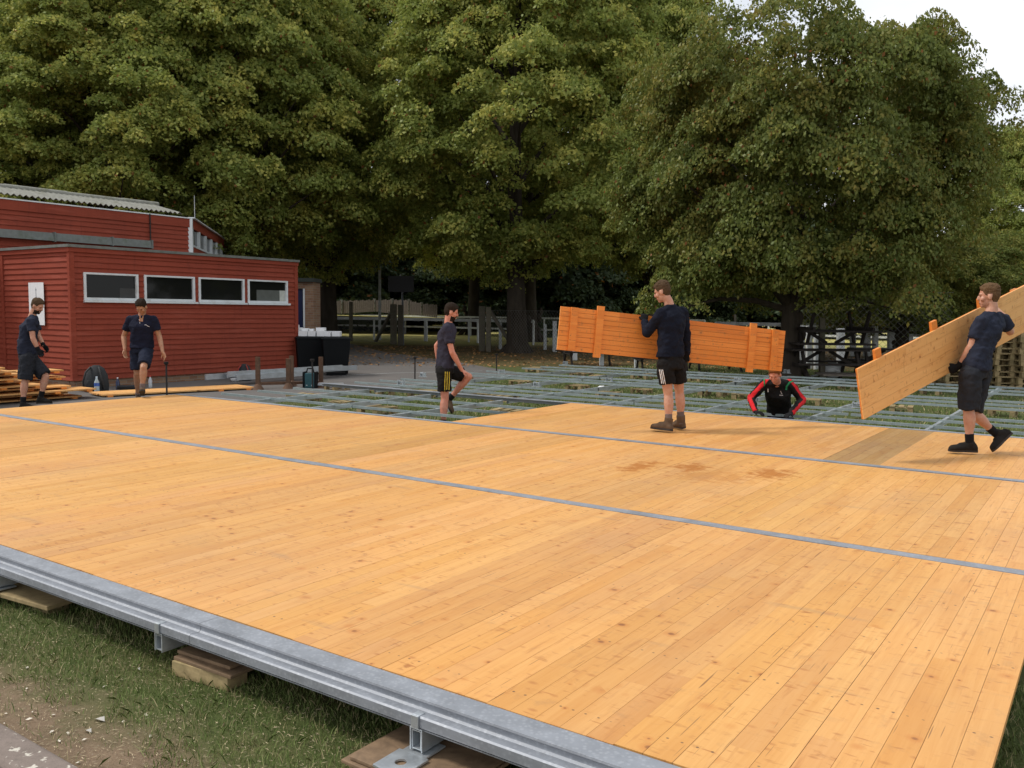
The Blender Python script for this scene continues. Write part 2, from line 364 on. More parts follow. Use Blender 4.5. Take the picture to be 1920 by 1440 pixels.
def leafm(name, a, b, tip, trans=.35, yscale=.45):
    t = NT(name); r = t.new('ShaderNodeNewGeometry').outputs['Random Per Island']; v = t.coord('World'); n = t.noise(v, yscale, 3, .6); n2 = t.noise(v, 1.6, 3, .6)
    c = t.mix(r, (*a, 1), (*b, 1)); k = t.math('MULTIPLY', t.ramp(t.math('ADD', t.math('MULTIPLY', n, .5), t.math('MULTIPLY', n2, .5)), .46, .62), t.ramp(r, .2, .6, .25, 1))
    c = t.mix(t.math('MULTIPLY', k, .8), c, (*tip, 1)); c = t.mix(t.math('GREATER_THAN', r, .985), c, (.26, .10, .03, 1))
    t.n.remove(t.b); d = t.new('ShaderNodeBsdfDiffuse'); tr = t.new('ShaderNodeBsdfTranslucent'); g = t.new('ShaderNodeBsdfGlossy'); g.inputs['Roughness'].default_value = .42
    t.put(d.inputs[0], c); t.put(tr.inputs[0], t.mix(.5, c, (.14, .16, .03, 1))); g.inputs[0].default_value = (.9, .95, .85, 1)
    m1 = t.new('ShaderNodeMixShader'); m1.inputs[0].default_value = trans; t.t.links.new(d.outputs[0], m1.inputs[1]); t.t.links.new(tr.outputs[0], m1.inputs[2])
    m2 = t.new('ShaderNodeMixShader'); m2.inputs[0].default_value = .014; t.t.links.new(m1.outputs[0], m2.inputs[1]); t.t.links.new(g.outputs[0], m2.inputs[2]); t.t.links.new(m2.outputs[0], t.out.inputs[0])
    return t.m
M_LIME = leafm('lime_leaves', (.185, .245, .052), (.36, .405, .10), (.74, .66, .16), .5)
M_BEECH = leafm('olive_beech_leaves', (.110, .150, .034), (.195, .220, .056), (.34, .255, .055), .38, .35)
M_DARKLEAF = leafm('dark_wood_leaves', (.030, .050, .026), (.055, .080, .040), (.08, .095, .04), .2)
M_BARK = plain('tree_bark', (.055, .045, .035), .95, .35, 6, bump=.9, stretch=(1, 1, .3), spec=.1)
def grassm():
    t = NT('grass_blades'); r = t.new('ShaderNodeNewGeometry').outputs['Random Per Island']
    c = t.mix(r, (.120, .175, .045, 1), (.225, .275, .090, 1)); c = t.mix(t.ramp(r, .72, .84), c, (.42, .35, .19, 1)); t.set(col=c, rough=.7, spec=.2); return t.m
M_GRASS = grassm()
# ------------------------------------------------------------------ camera, sky, sun
cam = bpy.data.cameras.new('camera'); co = bpy.data.objects.new('camera', cam); COL.objects.link(co); SC.camera = co
cam.sensor_width = 36; cam.lens = FPX/1920*36; cam.clip_start = .05; cam.clip_end = 2000
co.matrix_world = Matrix.Translation(C0) @ Matrix((RT, UP, -FW)).transposed().to_4x4()
SC.view_settings.view_transform = 'Standard'; SC.view_settings.look = 'None'; SC.view_settings.exposure = 0.12; SC.view_settings.gamma = 1
W = bpy.data.worlds.new('World'); SC.world = W; W.use_nodes = True; wt = W.node_tree; wn = wt.nodes
SUN_EL = math.radians(52); SUN_AZ = math.radians(-25)        # azimuth of the sun from +Y towards +X, behind and left of the photographer
sdir = Vector((-0.62, -0.35, 0)).normalized()*math.cos(SUN_EL) + Z*math.sin(SUN_EL)
sky = wn.new('ShaderNodeTexSky'); sky.sky_type = 'NISHITA'; sky.sun_disc = False; sky.sun_elevation = SUN_EL
sky.sun_rotation = math.atan2(sdir.x, sdir.y)
bg = wn['Background']; bg.inputs[1].default_value = .10
tc = wn.new('ShaderNodeTexCoord'); mp = wn.new('ShaderNodeMapping'); wt.links.new(tc.outputs['Generated'], mp.inputs[0]); mp.inputs['Scale'].default_value = (1.3, 1.3, 3.2)
cn = wn.new('ShaderNodeTexNoise'); cn.inputs['Scale'].default_value = 1.7; cn.inputs['Detail'].default_value = 7; cn.inputs['Roughness'].default_value = .55; wt.links.new(mp.outputs[0], cn.inputs[0])
cr = wn.new('ShaderNodeMapRange'); cr.inputs[1].default_value = .30; cr.inputs[2].default_value = .58; cr.inputs[3].default_value = .70; cr.inputs[4].default_value = 1.; wt.links.new(cn.outputs[0], cr.inputs[0])
cc = wn.new('ShaderNodeMix'); cc.data_type = 'RGBA'; cc.inputs[6].default_value = (8.2, 8.6, 9.3, 1); cc.inputs[7].default_value = (10.8, 10.9, 11.0, 1); wt.links.new(cn.outputs[0], cc.inputs[0])
mx = wn.new('ShaderNodeMix'); mx.data_type = 'RGBA'; wt.links.new(cr.outputs[0], mx.inputs[0]); wt.links.new(sky.outputs[0], mx.inputs[6]); wt.links.new(cc.outputs[2], mx.inputs[7]); wt.links.new(mx.outputs[2], bg.inputs[0])
sl = bpy.data.lights.new('sun', 'SUN'); so = bpy.data.objects.new('sun', sl); COL.objects.link(so); sl.energy = 2.3; sl.angle = math.radians(10); sl.color = (1, .95, .88)
so.rotation_euler = sdir.to_track_quat('Z', 'Y').to_euler(); so.location = (0, 0, 30)

# ------------------------------------------------------------------ ground
gs = 900
tag(MB().add([(-gs, -gs, G), (gs, -gs, G), (gs, gs, G), (-gs, gs, G)], [(0, 1, 2, 3)]).build('ground', M_GROUND), kind='structure')
tpx = [(640, 640), (720, 660), (800, 671), (870, 681), (925, 691), (985, 701)]
tp = [(atz(a, b).x, atz(a, b).y) for a, b in tpx]
tarm = [(-60, 1.2), (-13.05, 1.2), (-13.05, 12.5), (-13.0, 17.2)]+tp[::-1]+[(-60, 50)]
ngon('tarmac_yard', tarm, G+.006, M_TARMAC)
# thin pale joint line in the tarmac
a, b, c_ = atz(640, 705), atz(735, 700), atz(905, 696)
ml = MB()
for p, q in ((a, b), (b, c_)):
    d = (q-p).normalized(); n = Vector((d.y, -d.x, 0))*.02; ml.add([p+n, q+n, q-n, p-n], [(0, 1, 2, 3)])
ml.v = [(x, y, G+.010) for x, y, z in ml.v]; tag(ml.build('tarmac_joint_strip', M_CONC), kind='structure')
# kerb at the near left, running parallel to the deck front
kb = MB(); rr = random.Random(3)
for i in range(9):
    x0 = -9.2+i*.92; prof = [(-.085, -.12), (-.085, .010), (-.065, .028), (.055, .028), (.075, .015), (.08, -.12)]
    kb.prism(prof, (x0+.004, 1.56+rr.uniform(-.004, .004), G), (x0+.912, 1.56+rr.uniform(-.004, .004), G), (0, 1, 0), (0, 0, 1))
tag(kb.build('kerb', M_KERB, bevel=.008), kind='structure')

# ------------------------------------------------------------------ floor panels of pine boards: 0.525 x 3.02 m
P = 3.165; PWD = .525; X0 = -12.86
YR = [2.50, 5.65, 8.82]                     # near edge of the panels in rows 1..3
PL = 3.03
def panel_mesh(name, top, under, battens=True):
    m = MB()
    for i in range(5):                       # five tongued boards, hair-wide seams
        m.box2((i*.105+.0006, 0, -.027), ((i+1)*.105-.0006, PL, 0), mi=0)
    me = m.mesh(name, [top]); return me
def batten_mesh(y, L=.60, w=.095, h=.03, off=-.045):
    return MB().box2((off, y-w/2, -.027-h-.0005), (off+L, y+w/2, -.0275)).mesh('batten', [M_PINE_UNDER])
pm = panel_mesh('floor_panel', M_PINE, M_PINE_UNDER)
GREY = (.60, .66, .72, 1); DULL = (.84, .84, .80, 1)
odd = {(2, 20): (GREY, 'grey weathered floor panel among the orange ones beside the standing man in boots, third row'),
       (0, 4): (DULL, 'duller brown floor panel left of centre in the front row of the deck'),
       (0, 5): ((.92, .90, .88, 1), None),
       (1, 12): (DULL, 'duller brown floor panel in the middle row of the deck'),
       (1, 22): ((.95, .94, .92, 1), None)}
rowlab = ['orange pine floor panel in the deck row nearest the front rail', 'orange pine floor panel in the middle row between the two steel strips', 'orange pine floor panel in the short far row where the men stand']
rp = random.Random(21)
for r in range(3):
    for i in range(24):
        if r == 2 and i < 11: continue
        x = X0+i*PWD
        o = bpy.data.objects.new('pine_panel', pm); COL.objects.link(o)
        o.location = (x, YR[r]+rp.uniform(-.004, .004), rp.uniform(-.0012, .0012))
        k = rp.uniform(.93, 1.05); o.color = (k, k*rp.uniform(.965, 1.01), k*rp.uniform(.93, 1.03), 1)
        lab = rowlab[r]
        if (r, i) in odd:
            o.color = odd[(r, i)][0]
            if odd[(r, i)][1]: lab = odd[(r, i)][1]
        tag(o, lab, 'floor panel', 'deck floor panels')
        if lab != rowlab[r]: del o['group']

# ------------------------------------------------------------------ steel rails between the rows (3.165 m lengths)
yF, yA, yB, yC = 2.425, 5.59, 8.765, 11.925
front = [(.068, 0), (.068, -.010), (.055, -.010), (.055, -.092), (-.086, -.092), (-.086, -.087), (-.064, -.087), (-.064, -.079), (-.094, -.079), (-.094, -.043), (-.088, -.037), (-.046, -.040), (-.036, -.034), (-.034, -.016), (-.044, -.008), (-.042, 0)]
inner = [(.050, 0), (.050, -.010), (.012, -.010), (.012, -.12), (.045, -.12), (.045, -.13), (-.045, -.13), (-.045, -.12), (-.012, -.12), (-.012, -.010), (-.050, -.010), (-.050, 0)]
outerC = [(.055, 0), (.055, -.070), (.048, -.070), (.048, -.010), (-.050, -.010), (-.050, 0)]
def rail_mesh(prof, L=P-.003): return MB().prism(prof, (0, 0, 0), (L, 0, 0), (0, 1, 0), (0, 0, 1)).mesh('deck_rail', [M_ZINC_RAIL])
rf, ri, rc = rail_mesh(front), rail_mesh(inner), rail_mesh(outerC)
lens = ['leftmost length', 'second from left', 'third from left', 'rightmost length']
for (y, me, nm) in ((yF, rf, 'stepped galvanised rail along the near front edge of the deck'), (yA, ri, 'flat grey steel strip between front and middle panel rows'), (yB, ri, 'flat grey steel strip behind the middle row of panels'), (yC, rc, 'broad steel rail along the far edge of the deck')):
    for i in range(4):
        o = bpy.data.objects.new('steel_strip', me); COL.objects.link(o); o.location = (-12.87+i*P, y, 0.0015 if me is not rf else 0)
        tag(o, nm+', '+lens[i], 'steel rail', 'deck rails')
# small dark bolts on the strips
bj = MB()

# ------------------------------------------------------------------ open frame beyond the deck
BY = [9.53, 10.30, 11.10, 12.76, 13.44, 14.12, 15.80, 16.47, 17.20, 18.82, 19.66, 20.55]
bmesh_ = MB().prism([(-.018, 0), (.018, 0), (.018, -.038), (-.018, -.038)], (0, 0, 0), (P-.012, 0, 0), (0, 1, 0), (0, 0, 1)).mesh('frame_beam', [M_ZINC_BEAM])
place = ['nearest the deck edge', 'second out from the deck edge', 'third out from the deck edge', 'first beyond the broad rail', 'second beyond the broad rail', 'third beyond the broad rail', 'first of the middle trio', 'centre of the middle trio', 'last of the middle trio', 'first of the far trio', 'centre of the far trio', 'outermost at the far grass edge']
offs = [0, .03, .05, .0, .02, .04, 0, .03, .05, 0, .03, .05]
rb = random.Random(5)
for j, y in enumerate(BY):
    for i in range(4):
        if y < yC and i > 1: continue
        x = -12.75+i*P+offs[j]+rb.uniform(-.02, .02)
        me = bmesh_
        o = bpy.data.objects.new('steel_joist', me); COL.objects.link(o)
        zz = -.022+rb.uniform(-.006, .006)
        if y > 15: zz += .01
        o.location = (x, y+rb.uniform(-.01, .01), zz)
        if y < yC and i == 1: o.scale = (.70 if True else 1, 1, 1); o.scale = ((7.08-(12.75-P))/-P if False else (-7.12-x)/(P-.012), 1, 1)
        tag(o, 'galvanised frame beam, '+place[j]+', '+['leftmost length', 'second from left', 'third from left', 'rightmost length'][i], 'steel beam', 'frame beams')
# cross bearers running under the beams, with upstand clamps
BX = [-11.50, -9.98, -8.42, -6.80, -5.22, -3.62, -2.03, -.46]
bays = [(2.335, 5.50), (8.85, 11.84), (12.02, 15.08), (15.12, 18.22), (18.26, 21.0)]
bayname = ['sticking out below the front rail', 'in the notch bay beside the deck', 'in the first open bay', 'in the middle open bay', 'in the farthest bay']
bm3 = {}
ordn = ['first', 'second', 'third', 'fourth', 'fifth', 'sixth', 'seventh', 'eighth']
for k, (y0, y1) in enumerate(bays):
    me = MB()
    w, h, th = .044, .072, .004
    me.box2((-w/2, 0, -h), (-w/2+th, y1-y0, 0)); me.box2((w/2-th, 0, -h), (w/2, y1-y0, 0)); me.box2((-w/2+th, 0, -th), (w/2-th, y1-y0, 0)); me.box2((-w/2+th, 0, -h), (w/2-th, y1-y0, -h+th))
    me = me.mesh('cross_bearer', [M_ZINC])
    for i, x in enumerate(BX):
        if k == 1 and x > -7.2: continue
        o = bpy.data.objects.new('cross_bearer', me); COL.objects.link(o); o.location = (x+(rb.uniform(-.02, .02) if k else 0), y0, -.095 if k == 0 else -.040)
        tag(o, 'galvanised square cross bearer %s, %s from the left' % (bayname[k], ordn[i]), 'cross bearer', 'cross bearers')
# hook clamps gripping the front rail, with a foot plate on some bearer ends
def clamp_thing(x, plate, label):
    t = empty('rail_clamp', (x, 2.335, -.095), label, 'clamp')
    m = MB(); m.box2((-.030, -.004, -.078), (-.0235, .13, .004)); m.box2((.0235, -.004, -.078), (.030, .13, .004)); m.box2((-.030, -.004, .0045), (.030, .055, .011))
    m.box2((-.017, -.012, .0112), (.017, -.005, .060)); m.box2((-.0165, -.0048, .0535), (.0165, .030, .0602))
    m.build('hook', M_ZINC, t, bevel=.002)
    if plate:
        p = MB(); seg = 20; cy = -.085; R_ = .022
        # plate with a round bolt hole: ring of quads
        sq = []
        for q in range(seg):
            a = 2*math.pi*(q+.5)/seg; ca, sa = math.cos(a), math.sin(a); k = min(.07/max(abs(ca), 1e-6), .075/max(abs(sa), 1e-6)); sq.append((ca*k, cy+sa*k))
        ins = [(math.cos(2*math.pi*(q+.5)/seg)*R_, cy+math.sin(2*math.pi*(q+.5)/seg)*R_) for q in range(seg)]
        for zz, fl in ((-.083, 0), (-.091, 1)):
            vs = [(a_, b_, zz) for a_, b_ in sq]+[(a_, b_, zz) for a_, b_ in ins]
            p.add(vs, [(q, (q+1) % seg, seg+(q+1) % seg, seg+q) for q in range(seg)])
        p.add([(a_, b_, zz) for zz in (-.083, -.091) for a_, b_ in sq], [(q, (q+1) % seg, seg+(q+1) % seg, seg+q) for q in range(seg)])
        p.add([(a_, b_, zz) for zz in (-.083, -.091) for a_, b_ in ins], [(q, (q+1) % seg, seg+(q+1) % seg, seg+q) for q in range(seg)])
        p.box2((-.055, -.012, -.090), (.055, .10, -.0832))
        p.build('foot_plate', M_ZINC, t)
    return t
clamp_thing(-2.03, True, 'galvanised hook clamp with a holed foot plate on the front rail, nearest the camera')
clamp_thing(-3.62, False, 'galvanised hook clamp without foot plate in the middle of the front rail')
clamp_thing(-5.22, True, 'galvanised hook clamp at the left end of the visible front rail')
# packing under the front rail: blocks and boards
def block(name, c, size, mat, label, cat='timber block', rz=0., group=None, bevel=.003):
    o = MB().box((0, 0, 0), size).build(name, mat, bevel=bevel); o.location = c; o.rotation_euler = (0, 0, rz); return tag(o, label, cat, group)
# packing at the centre clamp (x=-3.6)
g0 = G
block('timber_block', (-3.36, 2.42, g0+.036), (.36, .12, .070), M_BLOCK, 'pale pine block on the grass under the middle front clamp', rz=.10)
block('timber_block', (-3.36, 2.66, g0+.034), (.30, .09, .066), M_BLOCK, 'second pale pine block, set back in the shade under the middle clamp', rz=.02)
block('packing_board', (-3.34, 2.50, g0+.0795), (.40, .28, .016), M_PLY, 'lower brown packing board on the pine blocks at the middle clamp', 'packing board', .03)
block('packing_board', (-3.38, 2.52, g0+.0958), (.36, .25, .016), M_PLY, 'upper brown packing board on the stack at the middle clamp', 'packing board', .06)
# near clamp (x=-2.02)
block('timber_block', (-2.02, 2.36, g0+.026), (.46, .30, .048), M_BLOCK, 'pale pine block under the plywood at the nearest clamp', rz=.0)
block('packing_board', (-2.00, 2.40, g0+.0578), (.50, .46, .014), M_PLY, 'wide brown plywood packing under the nearest foot plate', 'packing board', -.02)
block('packing_board', (-1.99, 2.41, g0+.0735), (.47, .44, .014), M_PLY, 'upper brown plywood sheet under the nearest foot plate', 'packing board', .01)
# left clamp (x=-5.22)
block('packing_board', (-5.10, 2.44, g0+.062), (.75, .20, .024), M_BLOCK, 'long thin packing board under the left front clamp', 'packing board', .10)
block('timber_block', (-4.88, 2.48, g0+.024), (.16, .12, .048), M_BLOCK, 'small block under the long packing board at the left clamp', rz=.1)
block('timber_block', (-5.36, 2.40, g0+.024), (.16, .12, .048), M_BLOCK, 'second small block under the long packing board at the left clamp', rz=.1)
# right side of the deck: stacked packing seen past the edge
for k, (zz, th, m_, lab) in enumerate(((.03, .06, M_BLOCK, 'greenish pine block at the bottom right corner under the deck edge'), (.0725, .018, M_PLY, 'lowest brown board of the stack under the right deck edge'), (.0925, .018, M_PLY, 'middle brown board of the stack under the right deck edge'), (.1125, .018, M_PLY, 'top brown board of the stack under the right deck edge'))):
    block('packing_board' if k else 'timber_block', (.02, 3.20+.01*k, g0+zz), (.46, .50-.02*k, th), m_, lab, 'packing board' if k else 'timber block', .02*k)
block('timber_block', (.05, 3.22, g0+.138), (.22, .09, .03), M_BLOCK, 'thin spacer block on top of the stack under the right deck edge')

# ------------------------------------------------------------------ small pallets under the open frame
def mini_pallet(name='small_pallet'):
    t = empty(name)
    for y in (-.17, 0, .17): MB().box((0, y, .128), (.46, .10, .018)).build('deck_board', M_BLOCK, t)
    for x in (-.18, .18):
        MB().box((x, 0, .110), (.08, .44, .016)).build('stringer_board', M_BLOCK, t)
        for y in (-.17, .17): MB().box((x, y, .058), (.085, .10, .086)).build('foot_block', M_BLOCK, t)
    for x in (-.18, .18): MB().box((x, 0, .007), (.085, .44, .014)).build('bottom_board', M_BLOCK, t)
    return t
proto = mini_pallet()
pp = [(570, 752, 'left-hand pale offcut pallet at the edge of the orange deck'), (707, 777, 'pallet close behind the deck edge left of the man with yellow-striped shorts'), (712, 741, 'reddish pallet in the bay left of the man with raised knee'),
      (632, 731, 'pallet beside the tool case under the frame'), (795, 744, 'pallet under the frame just left of the man with raised knee'), (910, 747, 'pallet open on the grass right of the raised knee'), (944, 752, 'second pallet touching the one right of the raised knee'), (862, 716, 'pallet behind the raised knee'), (975, 722, 'pallet in the middle open bay left of centre'), (1005, 697, 'pale pallet under the two outermost beams at their left end'),
      (1090, 708, 'pallet under the far trio below the carried panel'), (1125, 712, 'second pallet under the far trio below the carried panel'), (1083, 731, 'pallet in the centre of the middle bay beside the white sacks'), (1140, 745, 'pallet half hidden under the beams left of the boots'), (1203, 738, 'pallet left of the booted man, showing a dark opening'), (1205, 710, 'pallet under the far beams left of the booted man'),
      (1308, 715, 'pallet right of the striped shorts in the far bay'), (1368, 716, 'pallet in the far bay below the battens of the carried panel'), (1338, 743, 'pallet right of the booted man in the middle bay'), (1398, 748, 'pallet beside the arm of the crouching man'), (1518, 758, 'pallet right of the crouching man'), (1590, 730, 'pallet under the far trio right of the crouching man'),
      (1080, 768, 'pallet peeping out at the corner of the far panel row'), (1262, 762, 'pallet behind the boots just past the deck edge'), (1690, 772, 'pallet below the low end of the carried plain panel'), (1745, 740, 'pallet in front of the shorts of the walking man, far bay'), (1880, 780, 'pallet behind the calf of the walking man'), (1895, 733, 'pallet under the far beams at the right edge of the photo'), (955, 782, 'long pallet tight against the side of the far panel row'), (640, 762, 'small dark post block with pallet at the deck edge left')]
rq = random.Random(11)
for k, (a, b, lab) in enumerate(pp):
    o = proto if k == 0 else copy_tree(proto)
    q = atz(a, b); o.location = (q.x, q.y, G); o.rotation_euler = (0, 0, rq.choice((0, math.pi/2))+rq.uniform(-.25, .25)); s_ = rq.uniform(.8, 1.1); o.scale = (s_, s_, s_*.9)
    tag(o, lab, 'pallet', 'small pallets packed under the frame')
# bright clamps standing on the bearers
def beam_clamp():
    t = empty('beam_clamp')
    MB().box((0, 0, .006), (.20, .10, .012)).build('base_plate', M_ZINC, t)
    m = MB()
    for x in (-.06, .06): m.box((x, 0, .055), (.014, .08, .085))
    m.box((0, 0, .075), (.105, .07, .012)); m.tube([(-.08, 0, .05), (.08, 0, .05)], .009); m.build('jaw', M_ZINC, t); return t
cl = beam_clamp()
for k, (a, b, lab) in enumerate([(793, 707, 'bright steel clamp left of the man with raised knee'), (941, 700, 'bright clamp near the left end of the far beams'), (1007, 725, 'bright clamp standing in the middle bay left of centre'), (1142, 716, 'bright clamp in the far bay left of the booted man'), (1060, 684, 'tiny clamp on the outermost beam, left'), (1383, 716, 'bright clamp left of the crouching man'), (1607, 765, 'bright clamp by the low corner of the plain panel'), (1475, 700, 'clamp just behind the shoulder of the crouching man'), (752, 722, 'small clamp on the first beam beyond the broad rail')]):
    o = cl if k == 0 else copy_tree(cl); q = atz(a, b, -.03); o.location = (q.x, q.y, -.028); o.rotation_euler = (0, 0, rq.uniform(-.5, .5)); tag(o, lab, 'clamp', 'loose clamps on the frame')
# driven stakes with a cap
def stake(): 
    t = empty('steel_stake'); MB().tube([(0, 0, 0), (0, 0, .66)], .017, 8).build('shaft', M_BLACKSTEEL, t); MB().tube([(0, 0, .64), (0, 0, .665), (0, 0, .70)], [.03, .045, .045], 10).build('cap', M_BLACKSTEEL, t); return t
sk = stake()
for k, (a, b, c, lab) in enumerate([(313, 744, 678, 'dark steel stake under the hand of the man in the polo shirt'), (586, 732, 673, 'dark steel stake standing in front of the teal tool case'), (778, 711, 669, 'dark steel stake in the tarmac left of the man with raised knee'), (931, 697, 663, 'dark steel stake near the left tip of the far beams'), (1057, 685, 648, 'dark steel stake below the left corner of the carried battened panel')]):
    o = sk if k == 0 else copy_tree(sk); q = atz(a, b); o.location = q; top = at(a, c, dep_of(q)); o.scale = (1, 1, (top.z-G)/.70); tag(o, lab, 'stake', 'steel stakes along the frame')
# white sacks on the grass
ws = MB()
for k in range(3):
    m = MB(); m.ell((0, 0, .045), (.11, .07, .06), seg=14); o = m.build('plastic_sack', M_WHITE); q = atz(1128+k*11, 732+(k % 2)*2-k); o.location = q; o.rotation_euler = (0, 0, k*.9)
    dm = o.modifiers.new('crumple', 'DISPLACE'); tx = bpy.data.textures.new('crumple', 'CLOUDS'); tx.noise_scale = .06; dm.texture = tx; dm.strength = .05
    tag(o, 'crumpled white sack on the grass inside the frame, '+['left', 'middle', 'right'][k]+' one of three', 'sack', 'white sacks')
# ------------------------------------------------------------------ red timber clubhouse (low wing + taller block behind)
WX = -17.86; WY0, WY1 = 9.62, 15.80
def xs(px, py): return atx(px, py, WX)
zr = .5*(xs(127.5, 456).z+xs(556, 490).z)
yL, yR = xs(130, 470).y, xs(557, 600).y
bl = empty('clubhouse', (WX, yL, G), 'low red timber clubhouse wing with four white-framed windows and felt roof edge', 'building')
def L(v): return (v[0]-WX, v[1]-yL, v[2]-G)
class BP(MB):
    def b(s, n, m, par=None, bevel=0, org=(0, 0, 0)):
        s.v = [L(v) for v in s.v]
        return s.build(n, m, par if par is not None else bl, bevel=bevel)
DEPTH = 9.0; XB = WX-DEPTH
zb = G+.17
def clad(m, a, b, z0, z1, n, pitch=.118, openings=()):
    """overlapping horizontal boards between plan points a,b ; n = outward normal; openings: (s0,s1,z0,z1)"""
    a, b, n = Vector(a), Vector(b), Vector(n); d = (b-a); Lg = d.length; d.normalize()
    cuts = sorted(set([z0+i*pitch for i in range(int((z1-z0)/pitch)+1)]+[z1]+[o_[k_] for o_ in openings for k_ in (2, 3) if z0 < o_[k_] < z1]))
    for z, zt in zip(cuts[:-1], cuts[1:]):
        if zt-z < .004: continue
        f0 = z0+int((z-z0)/pitch+1e-6)*pitch; e0 = .028-.022*(z-f0)/pitch; e1 = .028-.022*min(1, (zt-f0)/pitch); segs = [(0, Lg)]
        for (s0, s1, oz0, oz1) in openings:
            if zt > oz0+.002 and z < oz1-.002:
                segs = [q for (u, w) in segs for q in ((u, min(w, s0)), (max(u, s1), w)) if q[1]-q[0] > .01]
        for u, w in segs:
            p, q = a+d*u, a+d*w
            m.add([p+n*e0+Z*z, q+n*e0+Z*z, q+n*e1+Z*zt, p+n*e1+Z*zt, p-n*.02+Z*z, q-n*.02+Z*z, q-n*.02+Z*zt, p-n*.02+Z*zt], [(0, 1, 2, 3), (0, 4, 5, 1), (3, 2, 6, 7), (0, 3, 7, 4), (1, 5, 6, 2)])
wins = []
for (x0, x1, y0, y1) in ((155.5, 258, 511, 563), (269, 364, 516, 566), (371, 457, 521, 567), (463, 538, 524, 568)):
    a = xs(x0, (y0+y1)/2); b = xs(x1, (y0+y1)/2); wins.append([a.y, b.y])
wz0 = sum(xs(p[0], p[1]).z for p in ((158, 563), (300, 566), (542, 568)))/3; wz1 = sum(xs(p[0], p[1]).z for p in ((158, 511), (300, 517), (530, 526)))/3
ops = [(w[0]-yL, w[1]-yL, wz0, wz1) for w in wins]
m = BP(); clad(m, (WX, yL, 0), (WX, yR, 0), zb, zr-.14, (1, 0, 0), openings=ops); m.b('front_cladding', M_RED)
m = BP(); clad(m, (WX, yL, 0), (WX-4.1, yL, 0), zb, zr-.14, (0, -1, 0)); m.b('side_cladding', M_RED)
m = BP(); m.box2((WX-.05, yL-.035, zb), (WX+.036, yL+.075, zr-.14)); m.b('corner_board', M_RED)
m = BP(); m.box2((WX-.05, yR-.10, zb), (WX+.034, yR+.012, zr-.14)); m.b('corner_board', M_RED)
for (a, b), (c, d) in zip(wins[:-1], wins[1:]): m = BP(); m.box2((WX-.03, b, wz0-.03), (WX+.012, c, wz1+.04)); m.b('window_divider', M_RED)
m = BP(); m.box2((WX-.03, yL-.05, zr-.145), (WX+.05, yR+.03, zr-.052)); m.box2((WX-4.1, yL-.052, zr-.145), (WX-.031, yL+.03, zr-.052)); m.b('fascia', M_RED)
m = BP(); m.box2((WX-.14, yL-.075, zr-.05), (WX+.078, yR+.05, zr+.008)); m.box2((WX-4.1, yL-.077, zr-.049), (WX-.141, yL+.1, zr+.008)); m.box2((WX-4.1, yL+.101, zr-.03), (WX-.1405, yR+.04, zr-.004)); m.b('roof', M_FELT)
m = BP(); m.box2((WX-.2, yL+.03, G), (WX-.02, yR-.01, zb)); m.box2((WX-4.1, yL+.02, G), (WX-.201, yL+.2, zb)); m.b('brick_plinth', M_BRICK)
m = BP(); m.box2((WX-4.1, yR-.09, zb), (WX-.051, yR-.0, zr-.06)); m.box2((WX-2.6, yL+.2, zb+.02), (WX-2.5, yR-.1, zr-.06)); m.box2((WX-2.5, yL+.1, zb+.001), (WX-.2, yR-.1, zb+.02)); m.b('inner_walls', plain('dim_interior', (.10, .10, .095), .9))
for k, (a, b) in enumerate(wins):
    m = BP(); w = .055
    m.box2((WX-.05, a, wz0), (WX+.045, a+w, wz1)); m.box2((WX-.05, b-w, wz0), (WX+.045, b, wz1)); m.box2((WX-.05, a+w, wz1-.04), (WX+.043, b-w, wz1)); m.box2((WX-.05, a+w, wz0), (WX+.043, b-w, wz0+.055))
    fr = m.b('window', M_WHITEPAINT, bevel=.004)
    m = BP(); m.box2((WX-.03, a-.01, wz0-.045), (WX+.085, b+.05, wz0-.001)); s_ = m.b('sill', M_WHITEPAINT, fr)
    m = BP(); m.box2((WX-.012, a+w, wz0+.055), (WX-.008, b-w, wz1-.04)); gl = m.b('pane', M_GLASS, fr)
# white boards seen leaning inside two of the windows, and a flat grey patch painted for the lit wall in the last
m = BP(); m.box2((WX-.0079, wins[0][1]-.42, wz0+.056), (WX-.005, wins[0][1]-.06, wz0+.27)); m.b('notice_in_window', plain('dull_paper', (.045, .047, .047), .5))
m = BP(); m.box2((WX-.0079, wins[3][0]+.30, wz0+.056), (WX-.0065, wins[3][1]-.24, wz0+.33)); m.b('lit_wall_patch', plain('lit_wall_grey', (.10, .11, .10), .6))
m = BP(); m.box2((WX-.0079, wins[3][1]-.238, wz0+.056), (WX-.0050, wins[3][1]-.058, wz0+.33)); m.b('white_board', plain('window_white', (.50, .52, .48), .6))
# side door trim at the far left and downpipe at the right corner
def atp(px, py, Y):
    d = ray(px, py); return C0+d*(Y/d.y)
m = BP()
for xx in (atp(10, 600, yL).x,): m.box2((xx-.05, yL-.045, zb), (xx+.05, yL-.01, zr-.15))
m.b('door_trim', M_RED)
m = BP(); m.tube([(WX+.0, yR+.05, G), (WX+.0, yR+.05, G+1.3)], .022, 8); m.b('pipe', M_WHITEPL)
